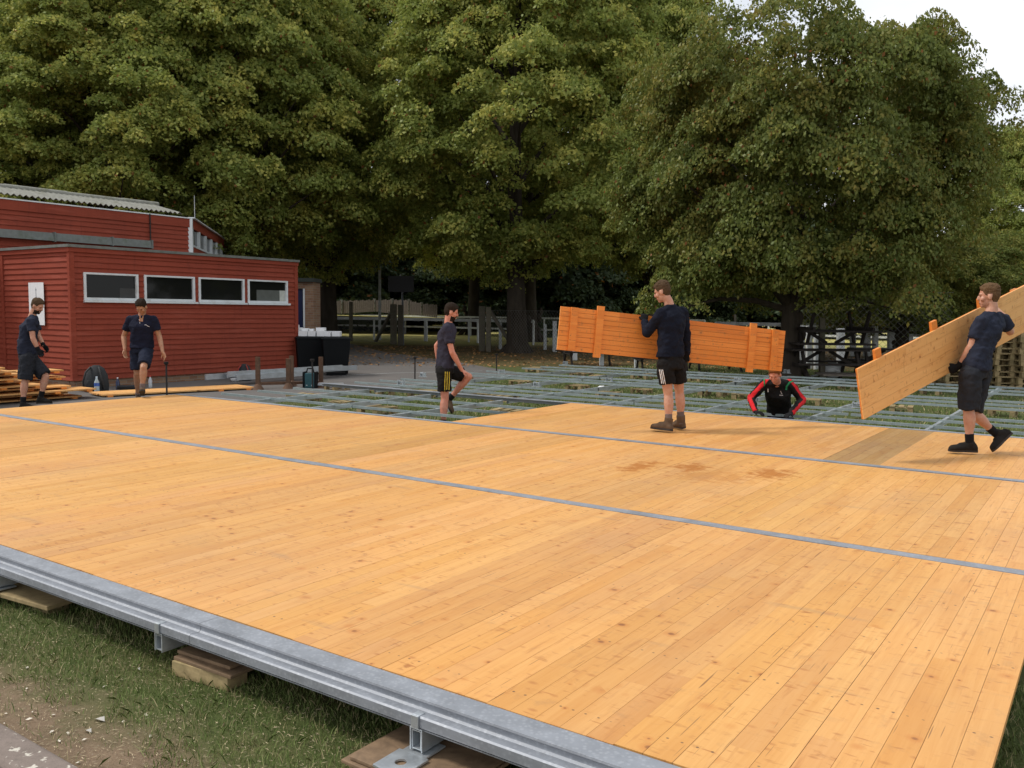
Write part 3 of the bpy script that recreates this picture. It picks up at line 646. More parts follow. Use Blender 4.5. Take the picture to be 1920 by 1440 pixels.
# poster on the side wall
def yplane(px, py, Y):
    d = ray(px, py); return C0+d*(Y/d.y)
q0, q1 = yplane(54, 530, yL-.05), yplane(82, 528, yL-.05); zt = q0.z; z0_ = yplane(60, 609, yL-.05).z
po = MB().box2((q0.x, yL-.062, z0_), (q1.x, yL-.054, zt)).build('poster', M_WHITE, origin=((q0.x+q1.x)/2, yL-.058, (z0_+zt)/2)); tag(po, 'tall white poster with a small grey crest on the side wall of the red building', 'poster')
m = MB(); cx = 0; hh = (zt-z0_)/2
m.box((cx, -.0055, hh-.24), (.018, .002, .13)); m.ell((cx, -.0045, hh-.155), (.022, .002, .030), seg=10); m.box((cx, -.0055, hh-.315), (.05, .002, .012)); m.ell((cx, -.0045, hh-.115), (.008, .002, .012), seg=8)
m.build('crest', plain('poster_ink', (.16, .17, .19), .6), po)
m = MB()
for r_, wd in ((0, .17), (1, .15)):
    x = cx-wd/2
    while x < cx+wd/2: w_ = .012; m.box((x, -.0055, hh-.37-r_*.035), (w_, .002, .016)); x += .019
m.build('lettering', plain('poster_ink_pale', (.35, .36, .38), .6), po)

# ---- taller block behind
UX = -21.97
def ux(px, py): return atx(px, py, UX)
ub = empty('tall_clubhouse_block', (UX, ux(355, 440).y, G), 'taller red timber block behind the low wing, with corrugated roof and high windows', 'building')
class UPB(MB):
    def b(s, n, m, par=None, bevel=0):
        o_ = ub.location; s.v = [tuple(Vector(v)-o_) for v in s.v]; return s.build(n, m, par if par is not None else ub, bevel=bevel)
uyR = ux(357, 440).y; uz1 = (ux(355, 411).z+ux(0, 369).z)/2; uyL = ux(0, 400).y-4
m = UPB(); clad(m, (UX, uyL, 0), (UX, uyR, 0), G+.02, uz1-.22, (1, 0, 0), .125, openings=[(ux(-60, 470).y-uyL, ux(62, 466).y-uyL, 2.0, ux(0, 466).z)]); m.b('front_cladding', M_RED)
fz = .5*(ux(0, 393).z+ux(280, 418).z)
m = UPB(); m.box2((UX-.02, uyL, fz), (UX+.045, uyR-.03, uz1-.02)); m.b('fascia', M_RED)
m = UPB(); m.box2((UX-.03, uyL, uz1-.019), (UX+.065, uyR, uz1+.012)); m.b('fascia_cap', M_WHITEPL)
# felt-covered canopy
ca = [ux(-40, 430), ux(280, 450)]; gz1 = .5*(ux(0, 430).z+ux(280, 450).z); gz0 = .5*(ux(0, 446).z+ux(280, 465).z)
m = UPB(); m.prism([(0, 0), (.10, -.02), (.14, (gz0-gz1)), (.0, (gz0-gz1)+.015)], (UX+.03, uyL, gz1), (UX+.03, ux(280, 455).y, gz1), (1, 0, 0), (0, 0, 1))
for px_ in (97, 205, 279): yy = ux(px_, 440).y; m.box2((UX+.05, yy-.02, gz0-.02), (UX+.175, yy+.02, gz1+.01))
m.b('felt_canopy', M_FELT)
m = UPB(); yy = ux(279, 430).y; m.tube([(UX+.07, yy, gz1-.1), (UX+.07, yy, uz1)], .018, 8); m.b('cable', M_BLACKSTEEL)
m = UPB(); wy = ux(62, 466).y; wz = ux(0, 466).z; m.box2((UX-.02, uyL, wz-.06), (UX+.04, wy, wz)); yy = ux(1, 470).y; m.box2((UX-.02, yy-.04, 2.0), (UX+.04, yy+.03, wz-.061)); f_ = m.b('window', M_WHITEPAINT)
m = UPB(); m.box2((UX-.02, uyL, 2.0), (UX-.01, wy, wz-.06)); m.b('pane', M_GLASS, f_)
# canted clerestory wall running back from the corner
dd = Vector((-.725, .688, 0)).normalized(); nn = Vector((dd.y, -dd.x, 0)); c0 = Vector((UX, uyR, 0)); Lc = 0
def onwall(px, py):
    d = ray(px, py); t_ = (c0-C0).dot(nn)/d.dot(nn); return C0+d*t_
cend = onwall(437, 465); Lc = (Vector((cend.x, cend.y, 0))-c0).length; zc0 = onwall(366, 466).z; zw1 = onwall(372, 436).z
m = UPB(); m.box((c0+dd*.0+Z*((uz1+G)/2+.6)), (.13, .13, uz1-G-1.2), Matrix.Rotation(math.atan2(dd.y, dd.x), 3, 'Z')); m.b('corner_post', M_WHITEPL); m = UPB(); m.box(c0+dd*Lc+Z*((uz1+2)/2-.02), (.13, .13, uz1-1.9), Matrix.Rotation(math.atan2(dd.y, dd.x), 3, 'Z')); m.b('corner_post', M_WHITEPL)
m = UPB(); A = c0+dd*.07; B_ = c0+dd*(Lc-.06); R3 = Matrix.Rotation(math.atan2(dd.y, dd.x), 3, 'Z')
m.box((A+B_)/2+Z*((uz1+zw1)/2), ((B_-A).length, .08, uz1-zw1), R3); m.box((A+B_)/2+Z*((zc0+G)/2), ((B_-A).length, .08, zc0-G), R3); m.b('side_wall', M_RED)
n_ = 8; w_ = (B_-A).length/n_
for k in range(n_):
    P_ = A+dd*(w_*(k+.5)); hgt = zw1-zc0-.004
    m = UPB()
    for s_ in (-1, 1): m.box(P_+dd*s_*(w_/2-.045)+nn*.0+Z*((zw1+zc0)/2), (.085, .12, hgt), R3)
    m.box(P_+Z*(zc0+.03)+nn*.0, (w_-.176, .11, .05), R3); f_ = m.b('window', M_WHITEPAINT)
    m = UPB(); m.box(P_+Z*((zw1+zc0)/2)-nn*.02, (w_-.18, .008, hgt), R3); m.b('pane', M_GLASS, f_)
m = UPB(); m.box((A+B_)/2+Z*(uz1+.018)+nn*.03, ((B_-A).length+.1, .18, .032), R3); m.b('side_cap', M_WHITEPL)
# corrugated roof rising behind the fascia, ridge capping, bent at the right end
yend = atx(333, 400, UX-.35).y
m = UPB(); zE = uz1+.10; zRg = uz1+.42; xE, xR = UX-.10, UX-1.5; N = int((yend-uyL)/.0365)
vs = []; 
for i in range(N+1):
    y = uyL+i*.0365; w_ = .028*math.cos(i*math.pi/2)
    for (x, z) in ((xE, zE), (xR, zRg)): vs += [(x, y, z+w_+.03), (x, y, z+w_-.008+.03)]
fs = []
for i in range(N):
    a = i*4; b = a+4; fs += [(a, a+2, b+2, b), (a+1, b+1, b+3, a+3), (a, b, b+1, a+1)]
m.add(vs, fs, 0, False); m.b('corrugated_roof', M_ASB)
m = UPB(); ny = int((yend+.15-uyL)/1.6)
for i in range(ny+1): y0_ = uyL+i*1.6; y1_ = min(y0_+1.62, yend+.12); m.tube([(xR+.02, y0_, zRg+.03+.01*(i % 2)), (xR+.02, y1_, zRg+.03+.01*(i % 2))], .085, 10)
m.b('ridge_cap', M_ASB)
m = UPB(); m.box2((UX-1.6, uyL, uz1-1.5), (UX-.05, uyR-.2, uz1-.03)); m.b('back_wall', M_RED)
m = UPB(); e = ux(397, 380); a_ = c0+dd*.9; m.tube([a_+Z*(uz1-.2), a_+Z*(uz1+.75)], .010, 6); m.b('aerial', M_GREYPL)
m = UPB(); q = c0+dd*(Lc+.45); m.box(q+Z*(onwall(440, 470).z), (.4, .25, .22), R3); m.b('floodlight', M_WHITEPL)

# ---- brick store with a blue door behind the wing
S = at(556, 560, dep_of(atz(556, 668))); 
qa, qb = atz(553, 660), atz(592, 655); d_ = 30.
A0 = at(545, 612, 27.5); B0 = at(588, 612, 27.5); sd = (B0-A0); sd.z = 0; sw = sd.length; sd.normalize(); sn = Vector((sd.y, -sd.x, 0))
if sn.dot(-FH) < 0: sn = -sn
R4 = Matrix.Rotation(math.atan2(sd.y, sd.x), 3, 'Z'); A0.z = 0; B0.z = 0; A0 -= sd*3; ztop = at(575, 529, 27.5).z
st = empty('brick_store', tuple(A0+Z*G), 'brown brick store with a blue door behind the red clubhouse', 'building')
def SB(mb, n, mt, par=None): mb.v = [tuple(Vector(v)-st.location) for v in mb.v]; return mb.build(n, mt, par if par is not None else st)
W_ = (B0-A0).length
xd0, xd1 = 3+ (at(553, 600, 27.5)-at(545, 600, 27.5)).length, 3+(at(572, 600, 27.5)-at(545, 600, 27.5)).length; zd = at(560, 541, 27.5).z
m = MB(); m.box(A0+sd*(xd0/2)-sn*.5+Z*((ztop+G)/2), (xd0, 1., ztop-G), R4); m.box(A0+sd*((xd1+W_)/2)-sn*.5+Z*((ztop+G)/2), (W_-xd1, 1., ztop-G), R4); m.box(A0+sd*((xd0+xd1)/2)-sn*.5+Z*((ztop+zd)/2), (xd1-xd0-.002, .99, ztop-zd), R4); SB(m, 'wall', M_BRICK)
m = MB(); m.box(A0+sd*((xd0+xd1)/2)-sn*.12+Z*((zd+G)/2), (xd1-xd0-.1, .05, zd-G-.05), R4); dr = SB(m, 'door', plain('navy_door', (.008, .014, .06), .5))
m = MB(); m.box(A0+sd*(xd1-.03)-sn*.05+Z*((zd+G)/2), (.05, .1, zd-G-.01), R4); SB(m, 'door_frame', M_WHITEPL)
m = MB(); m.box(A0+sd*(W_/2)-sn*.45+Z*(ztop+.06), (W_+.1, 1.2, .12), R4); SB(m, 'roof', plain('dark_felt', (.03, .035, .03), .9))

# ------------------------------------------------------------------ wheelie bins loaded with white cartons
def bin_(px, py, lab, rz):
    q = atz(px, py); t = empty('wheelie_bin', tuple(q), lab, 'bin', 'black wheelie bins', rz); t.scale = (1.22, 1.1, 1)
    m = MB(); b0, b1 = (.24, .27), (.29, .355); H = .93; vs = []
    for z, (hx, hy), in ((.09, (.235, .25)), (.80, (.28, .33)), (.93, (.285, .345))): vs += [(-hx, -hy, z), (hx, -hy, z), (hx, hy, z), (-hx, hy, z)]
    fs = [(0, 3, 2, 1), (8, 9, 10, 11)]+[(i*4+k, i*4+(k+1) % 4, (i+1)*4+(k+1) % 4, (i+1)*4+k) for i in range(2) for k in range(4)]
    m.add(vs, fs); m.box((0, -.335, .955), (.56, .02, .07)); m.build('body', M_BIN, t, bevel=.02)
    m = MB(); m.box((0, 0, .955), (.60, .72, .045)); m.box((0, -.02, .985), (.54, .62, .03)); m.build('lid', M_BIN, t, bevel=.012)
    m = MB(); m.box((0, -.24, .04), (.42, .06, .09)); m.box((0, -.262, .45), (.10, .014, .5)); m.build('front_foot', M_BIN, t)
    for s_ in (-1, 1): MB().tube([(s_*.24, .28, .10), (s_*.29, .28, .10)], .10, 14).build('wheel', plain('rubber', (.02, .02, .02), .8), t)
    return t
ang = math.atan2(RH.y, RH.x)
bin_(579, 701, 'left black wheelie bin beside the red wall, topped with white cartons', ang+.35)
bin_(629, 703, 'right black wheelie bin next to the tarmac, topped with white cartons', ang+.30)
bq = atz(600, 702); 
for k, (px, py, w, h) in enumerate([(569, 629, 17, 8), (586, 628, 14, 8), (602, 629, 14, 8), (615, 630, 13, 7.5), (630, 630.5, 13, 7), (637, 630, 4, 6), (573, 621, 12, 5), (585, 620.5, 8, 4), (602, 621.5, 16, 6.5), (563, 622, 9, 6)]):
    q = at(px, py, dep_of(bq)+.0+.02*k); s_ = dep_of(bq)/FPX; zt_ = 0
    zb_ = G+1.002 if k < 6 else G+1.002+.137
    o = MB().box((0, 0, h*s_/2), (w*s_*.96, .16+.02*(k % 3), h*s_*.96 if k > 5 else .136)).build('carton', M_WHITE, bevel=.004); o.location = (q.x, q.y, zb_ if k > 5 else zb_+(.136-h*s_)/2); o.rotation_euler = (0, 0, ang+rnd.uniform(-.15, .15))
    tag(o, 'small white carton on the black bins, '+['first from the left on the lids', 'second from the left on the lids', 'third from the left on the lids', 'fourth from the left on the lids', 'fifth from the left on the lids', 'narrow rightmost one on the lids', 'left one stacked on top', 'smallest one stacked on top', 'wide one stacked on top', 'one stacked against the red wall'][k], 'carton', 'white cartons on the bins')

# ------------------------------------------------------------------ stack of floor panels at the left and loose ones on the yard
def mk_panel(lab, loc, rz, tilt=(0, 0), color=(1, 1, 1, 1), group=None, battens=(.14, .72, 2.3, 2.89), top=M_PINE_NEW, bat=M_PINE_UNDER, pm_=None):
    t = empty('stacked_floor_panel' if group else 'carried_floor_panel', loc, lab, 'floor panel', group); t.rotation_euler = (tilt[0], tilt[1], rz)
    o = bpy.data.objects.new('board_surface', pm_); COL.objects.link(o); o.parent = t; o.color = color
    for y in battens:
        b = bpy.data.objects.new('batten', BATM); COL.objects.link(b); b.parent = t; b.location = (0, y, 0)
    return t
pmn = panel_mesh('panel_boards_clean', M_PINE_NEW, None); BATM = batten_mesh(0)
rs = random.Random(4); q = atz(-70, 757, G); 
levels = ['bottom', 'second', 'third', 'fourth', 'fifth', 'sixth', 'seventh', 'eighth', 'ninth', 'top']
for k in range(10):
    right = atz(150-(k*9 if k > 3 else k*3), 745, G+.02)
    base = Vector((-16.15, 7.35, 0)); yl = [1.0, .75, 1.15, .8, .1, -.05, -.25, -.1, -.45, -.55][k]
    mk_panel('pine floor panel lying in the stack at the left edge, %s of the pile' % levels[k], (-16.3+rs.uniform(-.25, .15), 6.05+yl-1.2+rs.uniform(-.1, .1), G+.060+.0665*k), rs.uniform(-.03, .03), (0, 0), (rs.uniform(.85, 1.05),)*3+(1,), 'panels in the left stack', pm_=pmn)
for k in range(8):
    mk_panel('pine floor panel in the rear pile behind the left stack, %s from the ground' % levels[k], (-16.95+rs.uniform(-.1, .1), 5.6+rs.uniform(-.3, .3), G+.060+.0665*k), rs.uniform(-.03, .03), (0, 0), (rs.uniform(.8, 1.0),)*3+(1,), 'panels in the rear pile', pm_=pmn)
pA, pB = atz(172, 741), atz(421, 728); dv = (pB-pA); rz = math.atan2(dv.y, dv.x)-math.pi/2
mk_panel('single pine panel lying on the yard behind the man in the polo shirt', (pA.x-.1, pA.y, G+.062), rz, (0, 0), (1, 1, 1, 1), 'loose panels on the yard', pm_=pmn)
mk_panel('pine panel end behind the polo shirt man, next to the galvanised beams', (pB.x-.5, pB.y-PL*.98+.35, G+.060), rz-.02, (0, 0), (.9, .9, .9, 1), 'loose panels on the yard', pm_=pmn)

# ------------------------------------------------------------------ rusty stillage with galvanised beams on it
tp_ = [(484, 731, 669), (541, 729, 672), (547, 724, 667), (602, 727, 669)]
c_ = atz(543, 728); t = empty('stillage', tuple(c_), 'rusty brown stillage with four upright posts carrying galvanised beams', 'stillage')
for (px, py, pt) in tp_:
    q = atz(px, py); top = at(px, pt, dep_of(q)); hz = top.z
    m = MB(); m.box((q.x, q.y, (hz+G)/2), (.085, .085, hz-G), Matrix.Rotation(ang, 3, 'Z')); m.v = [tuple(Vector(v)-c_) for v in m.v]; m.build('post', M_RUST, t)
    m = MB(); m.loft([(q+Z*.0, (.13, 0, 0), (0, .13, 0)), (q+Z*.13, (.05, 0, 0), (0, .05, 0))], 8); m.v = [tuple(Vector(v)-c_) for v in m.v]; m.build('foot', M_RUST, t)
p1, p4 = atz(484, 729), atz(602, 726); m = MB(); m.bar(p1+Z*.11, p4+Z*.11, .06, .06); p2 = atz(541, 729); m.bar(atz(541, 729)+Z*.10, atz(547, 724)+Z*.10, .05, .05); m.v = [tuple(Vector(v)-c_) for v in m.v]; m.build('base_rail', M_RUST, t)
gA, gB = atz(428, 724), atz(641, 708)
for k, (off, zz, s0, s1, lab) in enumerate(((0., .20, 0., 1., 'upper galvanised beam on the rusty stillage, nearest the deck'), (.12, .17, .02, 1.05, 'middle galvanised beam on the rusty stillage'), (.24, .15, -.12, 1.22, 'longest galvanised beam on the stillage, reaching towards the bins'), (-.06, .12, .05, .62, 'lowest short galvanised beam on the rusty stillage'))):
    n_ = Vector((-(gB-gA).y, (gB-gA).x, 0)).normalized()*off; p, q = gA+(gB-gA)*s0+n_, gA+(gB-gA)*s1+n_
    o = MB().bar((0, 0, 0), q-p, .055, .12).build('galvanised_channel', M_ZINC); o.location = p+Z*(zz+.06); tag(o, lab, 'steel beam', 'beams on the stillage')
# tool case
q = atz(582, 728); t = empty('tool_case', tuple(q), 'teal and black upright tool case beside the frame, stake in front of it', 'tool case', rz=ang)
MB().box((0, 0, .17), (.24, .16, .32)).build('body', plain('teal_plastic', (.02, .085, .10), .4), t, bevel=.015)
m = MB(); [m.box((s_*.125, 0, .18), (.05, .19, .36)) for s_ in (-1, 1)]; m.build('side_bumper', M_BIN, t, bevel=.012)
MB().tube([(-.08, 0, .34), (-.06, 0, .43), (.06, 0, .43), (.08, 0, .34)], .016, 8).build('handle', M_BIN, t)
for s_ in (-.06, .05): MB().box((s_, -.084, .07), (.025, .006, .022)).build('latch', M_ZINC, t)
# flat galvanised plate bits beside the case
o = MB().box((0, 0, .02), (.55, .16, .04)).build('galvanised_plate', M_ZINC); o.location = atz(620, 722, G+.06); o.rotation_euler = (0, 0, ang+.2); tag(o, 'short galvanised plate lying at the corner of the frame by the tool case', 'steel plate')
# rucksacks
def rucksack(px, py, lab, s=1., strap=(.02, .02, .02)):
    q = atz(px, py); t = empty('rucksack', tuple(q), lab, 'rucksack', rz=ang+.1); t.scale = (s, s, s)
    m = MB(); m.loft([((0, 0, 0), (.20, 0, 0), (0, .13, 0)), ((0, 0, .12), (.215, 0, 0), (0, .15, 0)), ((0, .01, .3), (.19, 0, 0), (0, .12, 0)), ((0, .02, .42), (.13, 0, 0), (0, .08, 0)), ((0, .02, .47), (.05, 0, 0), (0, .04, 0))], 18)
    m.build('bag_body', plain('dark_nylon', (.022, .024, .026), .8, bump=.3), t)
    m = MB(); m.loft([((0, -.12, .03), (.14, 0, 0), (0, .05, 0)), ((0, -.13, .12), (.14, 0, 0), (0, .06, 0)), ((0, -.11, .22), (.11, 0, 0), (0, .04, 0))], 14); m.build('front_pocket', plain('dark_nylon', (.022, .024, .026)), t)
    for sx in (-1, 1): MB().tube([(sx*.07, -.05, .44), (sx*.12, -.14, .36), (sx*.16, -.16, .2), (sx*.17, -.12, .06)], .016, 6).build('strap', plain('strap%d' % int(strap[0]*100), strap), t)
    return t
rucksack(181, 735, 'black rucksack leaning on the red wall behind a clear water bottle', 1.15)
rk = rucksack(458, 714, 'black rucksack with red straps on the yard in front of the red wall', .85, (.30, .03, .02))
def bottle(px, py, h, col, cap, lab, clear=False, band=None):
    q = atz(px, py); t = empty('bottle', tuple(q), lab, 'bottle')
    mt = plain('bottle_'+lab[:6], col, .15, .05, spec=.7)
    MB().tube([(0, 0, 0), (0, 0, h*.66), (0, 0, h*.8), (0, 0, h*.9)], [h*.15, h*.15, h*.08, h*.055], 14).build('bottle_body', mt, t)
    MB().tube([(0, 0, h*.9), (0, 0, h)], h*.06, 10).build('cap', plain('cap'+lab[:5], cap, .4), t)
    if band: MB().tube([(0, 0, h*.42), (0, 0, h*.62)], h*.153, 14).build('bottle_label', plain('band'+lab[:5], band, .5), t)
bottle(182, 737, .33, (.35, .42, .44), (.5, .6, .7), 'large clear water bottle with blue label in front of the rucksack', True, (.05, .12, .42))
bottle(221, 731, .26, (.01, .02, .07), (.7, .7, .7), 'slim dark blue flask with white cap standing by the red wall')
bottle(282, 727, .26, (.45, .47, .48), (.5, .05, .04), 'clear bottle with a red cap beyond the knee of the man in the polo shirt', True, (.6, .6, .65))
o = MB().ell((0, 0, .09), (.10, .12, .10)).build('white_helmet', M_WHITE); q = atz(441, 716); o.location = q; tag(o, 'small white rounded helmet beside the rucksack with red straps', 'helmet')
o = MB().box((0, 0, .05), (.42, .16, .09)).build('tool_roll', plain('black_cloth', (.02, .02, .022), .9), bevel=.03); o.location = atz(240, 731); o.rotation_euler = (0, 0, ang); tag(o, 'black tool roll on the ground between the dark flask and the walking man', 'tool roll')
# ------------------------------------------------------------------ trees
def leaf_mesh(name, mat, seed, H, z0, Rw, nclump, nleaf, ls, csize=(1.25, .5), top=.62, shape='lime', droop=.16, bough=2.2):
    """crown: leaf-sized faces in flattened, drooping sprays set round an uneven envelope"""
    g = np.random.default_rng(seed); allc = []
    cen = []; nb = max(8, nclump//9); k = 0
    while len(cen) < nclump:
        # a bough: a drooping shelf of sprays; bough tips ring the envelope, the rest fill the inside
        u = ((k+.5*g.random())/nb) % 1.; k += 1; z = z0+(H-z0)*(u**.9); h = (z-z0)/(H-z0)
        if shape == 'lime': rad = Rw*(math.sin(math.pi*min(1, (h*.80+.22)))**.62)*(1-.25*h)*(.42+.58*min(1, h/.13))
        elif shape == 'dome': rad = Rw*max(.02, 1-abs((h-.34)/.70)**2.7)**(1/2.3) if h > .34 else Rw*(.76+.24*h/.34)
        else: rad = Rw*(1-.55*h)
        a = (k*2.39996+g.random()*.8) % (2*math.pi); lob = 1+.10*math.sin(a*3+seed+h*5)+.08*math.sin(a*7+h*11+seed*2)
        R0 = rad*lob; bx = bough*(.6+.7*g.random()); bz = bx*.78
        for _ in range(int(11*(.7+.6*g.random()))):
            rr_ = g.random()**.6; tt = g.random()*2*math.pi; ex, ey = rr_*math.cos(tt)*bx, rr_*math.sin(tt)*bx*1.15
            rr2 = max(.15, R0-bx*.55+ex); ez = (1-rr_*rr_)*bz*.9-.14*max(0, ex)+g.normal(0, .22)*bz
            a2 = a+ey/max(1.2, rr2); cen.append((math.cos(a2)*rr2, math.sin(a2)*rr2, max(z0*.82, z+ez), a2, min(1, rr2/max(R0, .1))))
        for q_ in range(5 if shape == 'dome' else (k % 2)): f = (.35+.6*g.random()**.7) if shape == 'dome' else .25+.4*g.random(); aa = a+1+q_*1.9; cen.append((math.cos(aa)*R0*f, math.sin(aa)*R0*f, z+g.normal(0, .3)+(.45*(1-f) if shape == 'dome' else 0), aa, f))
    V = []
    for (cx, cy, cz, a, f) in cen:
        n = int(nleaf*(.7+.6*g.random())); sc = csize[0]*(.65+.7*g.random()); sv = csize[1]*(.7+.6*g.random())
        # disc-like spray, leaves crowd to its upper shell; rim droops
        r = np.sqrt(g.random(n)); th = g.random(n)*2*np.pi; w = g.normal(0, .33, n)
        x = r*np.cos(th)*sc; y = r*np.sin(th)*sc; z = (w*.6+(1-r**2)*.9-.3)*sv
        out = np.array([math.cos(a), math.sin(a)])
        ox = x*out[0]+y*out[1]; z = z-droop*np.maximum(ox, -.2)*.9*(f)-.10*r*r
        ragged = g.random(n) < .13; x = np.where(ragged, x*1.3, x); z = np.where(ragged, z-.12*sc, z)
        c = np.stack([cx+x, cy+y, cz+z], 1)
        V.append((c, np.stack([out[0]*np.ones(n)+x/sc*.9, out[1]*np.ones(n)+y/sc*.9, .9+w], 1)))
    C = np.concatenate([v[0] for v in V]); Nn = np.concatenate([v[1] for v in V]); n = len(C)
    Nn = Nn/np.linalg.norm(Nn, axis=1)[:, None]+g.normal(0, .70, (n, 3)); Nn /= np.linalg.norm(Nn, axis=1)[:, None]
    t = g.normal(0, 1, (n, 3)); t[:, 2] -= .8; t -= Nn*(t*Nn).sum(1)[:, None]; t /= np.linalg.norm(t, axis=1)[:, None]; b = np.cross(Nn, t)
    s = ls*(.6+.8*g.random(n))[:, None]
    verts = np.concatenate([C-t*s*.62, C+b*s*.42-Nn*s*.06, C+t*s*.62, C-b*s*.42-Nn*s*.06], 0).reshape(4, n, 3).transpose(1, 0, 2).reshape(-1, 3)
    me = bpy.data.meshes.new(name); me.vertices.add(4*n); me.vertices.foreach_set('co', verts.astype(np.float32).ravel())
    me.loops.add(4*n); me.loops.foreach_set('vertex_index', np.arange(4*n, dtype=np.int32)); me.polygons.add(n)
    me.polygons.foreach_set('loop_start', np.arange(0, 4*n, 4, dtype=np.int32)); me.polygons.foreach_set('loop_total', np.full(n, 4, dtype=np.int32))
    me.materials.append(mat); me.update(); return me, cen
def trunk_mesh(name, H, r0, cen, seed, nl=26, fork=.28):
    g = random.Random(seed); m = MB(); pts = []; rad = []
    for k in range(9):
        h = k/8; pts.append((.18*math.sin(h*3+seed), .18*math.cos(h*2.3+seed)-.18, H*.86*h-.1*(k == 0))); rad.append(r0*((1-h)**.9)*.82+.03+(r0*.45 if k == 0 else 0))
    pts.insert(1, (pts[0][0], pts[0][1], .35)); rad.insert(1, r0*.95)
    m.tube(pts, rad, 12)
    # lumps low on the bole
    for k in range(5): a = g.random()*6.28; m.ell((math.cos(a)*r0*.75, math.sin(a)*r0*.75, .25+g.random()*1.3), (r0*.35, r0*.35, r0*.5), seg=8)
    for k in range(6): a = k*1.05+g.random(); m.tube([(math.cos(a)*r0*.6, math.sin(a)*r0*.6, .38), (math.cos(a)*r0*1.35, math.sin(a)*r0*1.35, .06), (math.cos(a)*r0*1.9, math.sin(a)*r0*1.9, -.1)], [r0*.35, r0*.24, r0*.1], 6)
    for (cx, cy, cz, a, f) in g.sample(cen, min(nl, len(cen))):
        zb_ = max(H*.16, cz-math.hypot(cx, cy)*.75-.5); zb_ = min(zb_, H*.8); h = zb_/(H*.86); q = Vector((.18*math.sin(h*3+seed), .18*math.cos(h*2.3+seed)-.18, zb_))
        e = Vector((cx, cy, cz-.15)); mid = q.lerp(e, .5)+Vector((0, 0, .35)); rr_ = r0*.30*(1-h*.55)
        m.tube([q, q.lerp(mid, .5)+Z*.1, mid, mid.lerp(e, .6), e], [rr_, rr_*.8, rr_*.55, rr_*.3, .012], 6)
    return m.mesh(name, [M_BARK])
CR = {}
for nm, mat, seed, H, z0, Rw, nc, nl, ls, cs, shape, r0 in (
        ('limeA', M_LIME, 3, 19., 3.3, 6.6, 1250, 250, .110, (.66, .44), 'lime', .50),
        ('limeB', M_LIME, 8, 19., 3.6, 6.2, 1250, 250, .110, (.66, .44), 'lime', .46),
        ('beech', M_BEECH, 5, 10.3, 2.0, 5.0, 1650, 250, .074, (.55, .30), 'dome', .36),
        ('wood', M_DARKLEAF, 11, 13., .3, 5.2, 300, 210, .26, (1.5, .8), 'col', .3)):
    me, cen = leaf_mesh(nm+'_crown', mat, seed, H, z0, Rw, nc, nl, ls, cs, shape=shape, bough=1.05 if nm == 'beech' else 1.55); CR[nm] = (me, trunk_mesh(nm+'_trunk', H, r0, cen, seed), H)
def tree(kind, name, px, py, label, group, dep=None, scale=(1, 1, 1), rz=0.):
    q = atz(px, py) if dep is None else at(px, 600, dep); q = Vector((q.x, q.y, G))
    t = empty(name, tuple(q), label, 'tree', group, rz); t.scale = scale
    for part, me in (('crown', CR[kind][0]), ('trunk', CR[kind][1])):
        o = bpy.data.objects.new(part, me); COL.objects.link(o); o.parent = t
    return t
tree('limeA', 'lime_tree', 972, 661, 'big lime tree with a knobbly trunk beside the twin posts, left of the battened panel', 'lime trees', rz=.4)
tree('limeB', 'lime_tree', 880, 628, 'lime tree with dark trunk just right of the raised-knee man', 'lime trees', scale=(1.1, 1.1, 1.25), rz=2.)
tree('limeA', 'lime_tree', 600, 0, 'lime tree over the bins and gate, between clubhouse and sign board', 'lime trees', dep=44, rz=2.6, scale=(1.1, 1.1, 1.1))
tree('limeB', 'lime_tree', 420, 0, 'lime tree rising behind the right end of the clubhouse', 'lime trees', dep=36, rz=4.4)
tree('limeA', 'lime_tree', 215, 0, 'lime tree rising behind the corrugated roof', 'lime trees', dep=33, rz=5.3, scale=(.9, .9, .80))
tree('limeB', 'lime_tree', -10, 0, 'lime tree at the far left edge behind the clubhouse', 'lime trees', dep=36, rz=1.2, scale=(1, 1, .86))
tree('limeB', 'lime_tree', 1222, 600, 'lime tree whose dark trunk stands directly behind the man in the black jumper', 'lime trees', dep=42, rz=3.4, scale=(.74, .74, .95))
tree('limeA', 'lime_tree', 520, 0, 'rear lime tree behind the clubhouse, second row', 'lime trees', dep=52, rz=3.1, scale=(1.2, 1.2, 1.2))
tree('limeB', 'lime_tree', 290, 0, 'rear lime tree high over the corrugated roof, second row', 'lime trees', dep=50, rz=.1, scale=(1.1, 1.1, 1.12))
tree('limeB', 'lime_tree', 90, 0, 'rear lime tree at the top left of the photo, second row', 'lime trees', dep=50, rz=2.2, scale=(1.1, 1.1, 1.05))
tree('limeB', 'lime_tree', 1000, 0, 'lime tree behind the big one, filling the top middle of the photo', 'lime trees', dep=50, rz=5.5, scale=(1.1, 1.1, 1.15))
tree('beech', 'hornbeam_tree', 1484, 712, 'broad olive-green domed tree with a dark trunk above the picnic tables', None, rz=.7, scale=(.84, .84, 1.09))
tree('beech', 'hornbeam_tree', 1690, 0, 'second olive-green tree, its trunk just left of the raised end of the plain panel', None, dep=33, rz=3.7, scale=(.80, .80, .62))
tree('limeB', 'lime_tree', 1925, 0, 'green tree at the right edge of the photo below the white sky', 'lime trees', dep=46, rz=2.9, scale=(.62, .62, .66))
gw = random.Random(2)
wl = ['far left', 'left of the plank fence', 'behind the plank fence', 'right of the plank fence', 'above the white rail', 'left of the big trunk', 'right of the big trunk', 'behind the left end of the battened panel', 'left of the black jumper', 'behind the black jumper', 'right of the black jumper', 'behind the right end of the battened panel', 'left of the olive tree trunk', 'right of the olive tree trunk', 'above the grey post fence', 'left of the plain panel', 'behind the plain panel', 'behind the walking man', 'at the right edge of the photo', 'beyond the right edge, dark']
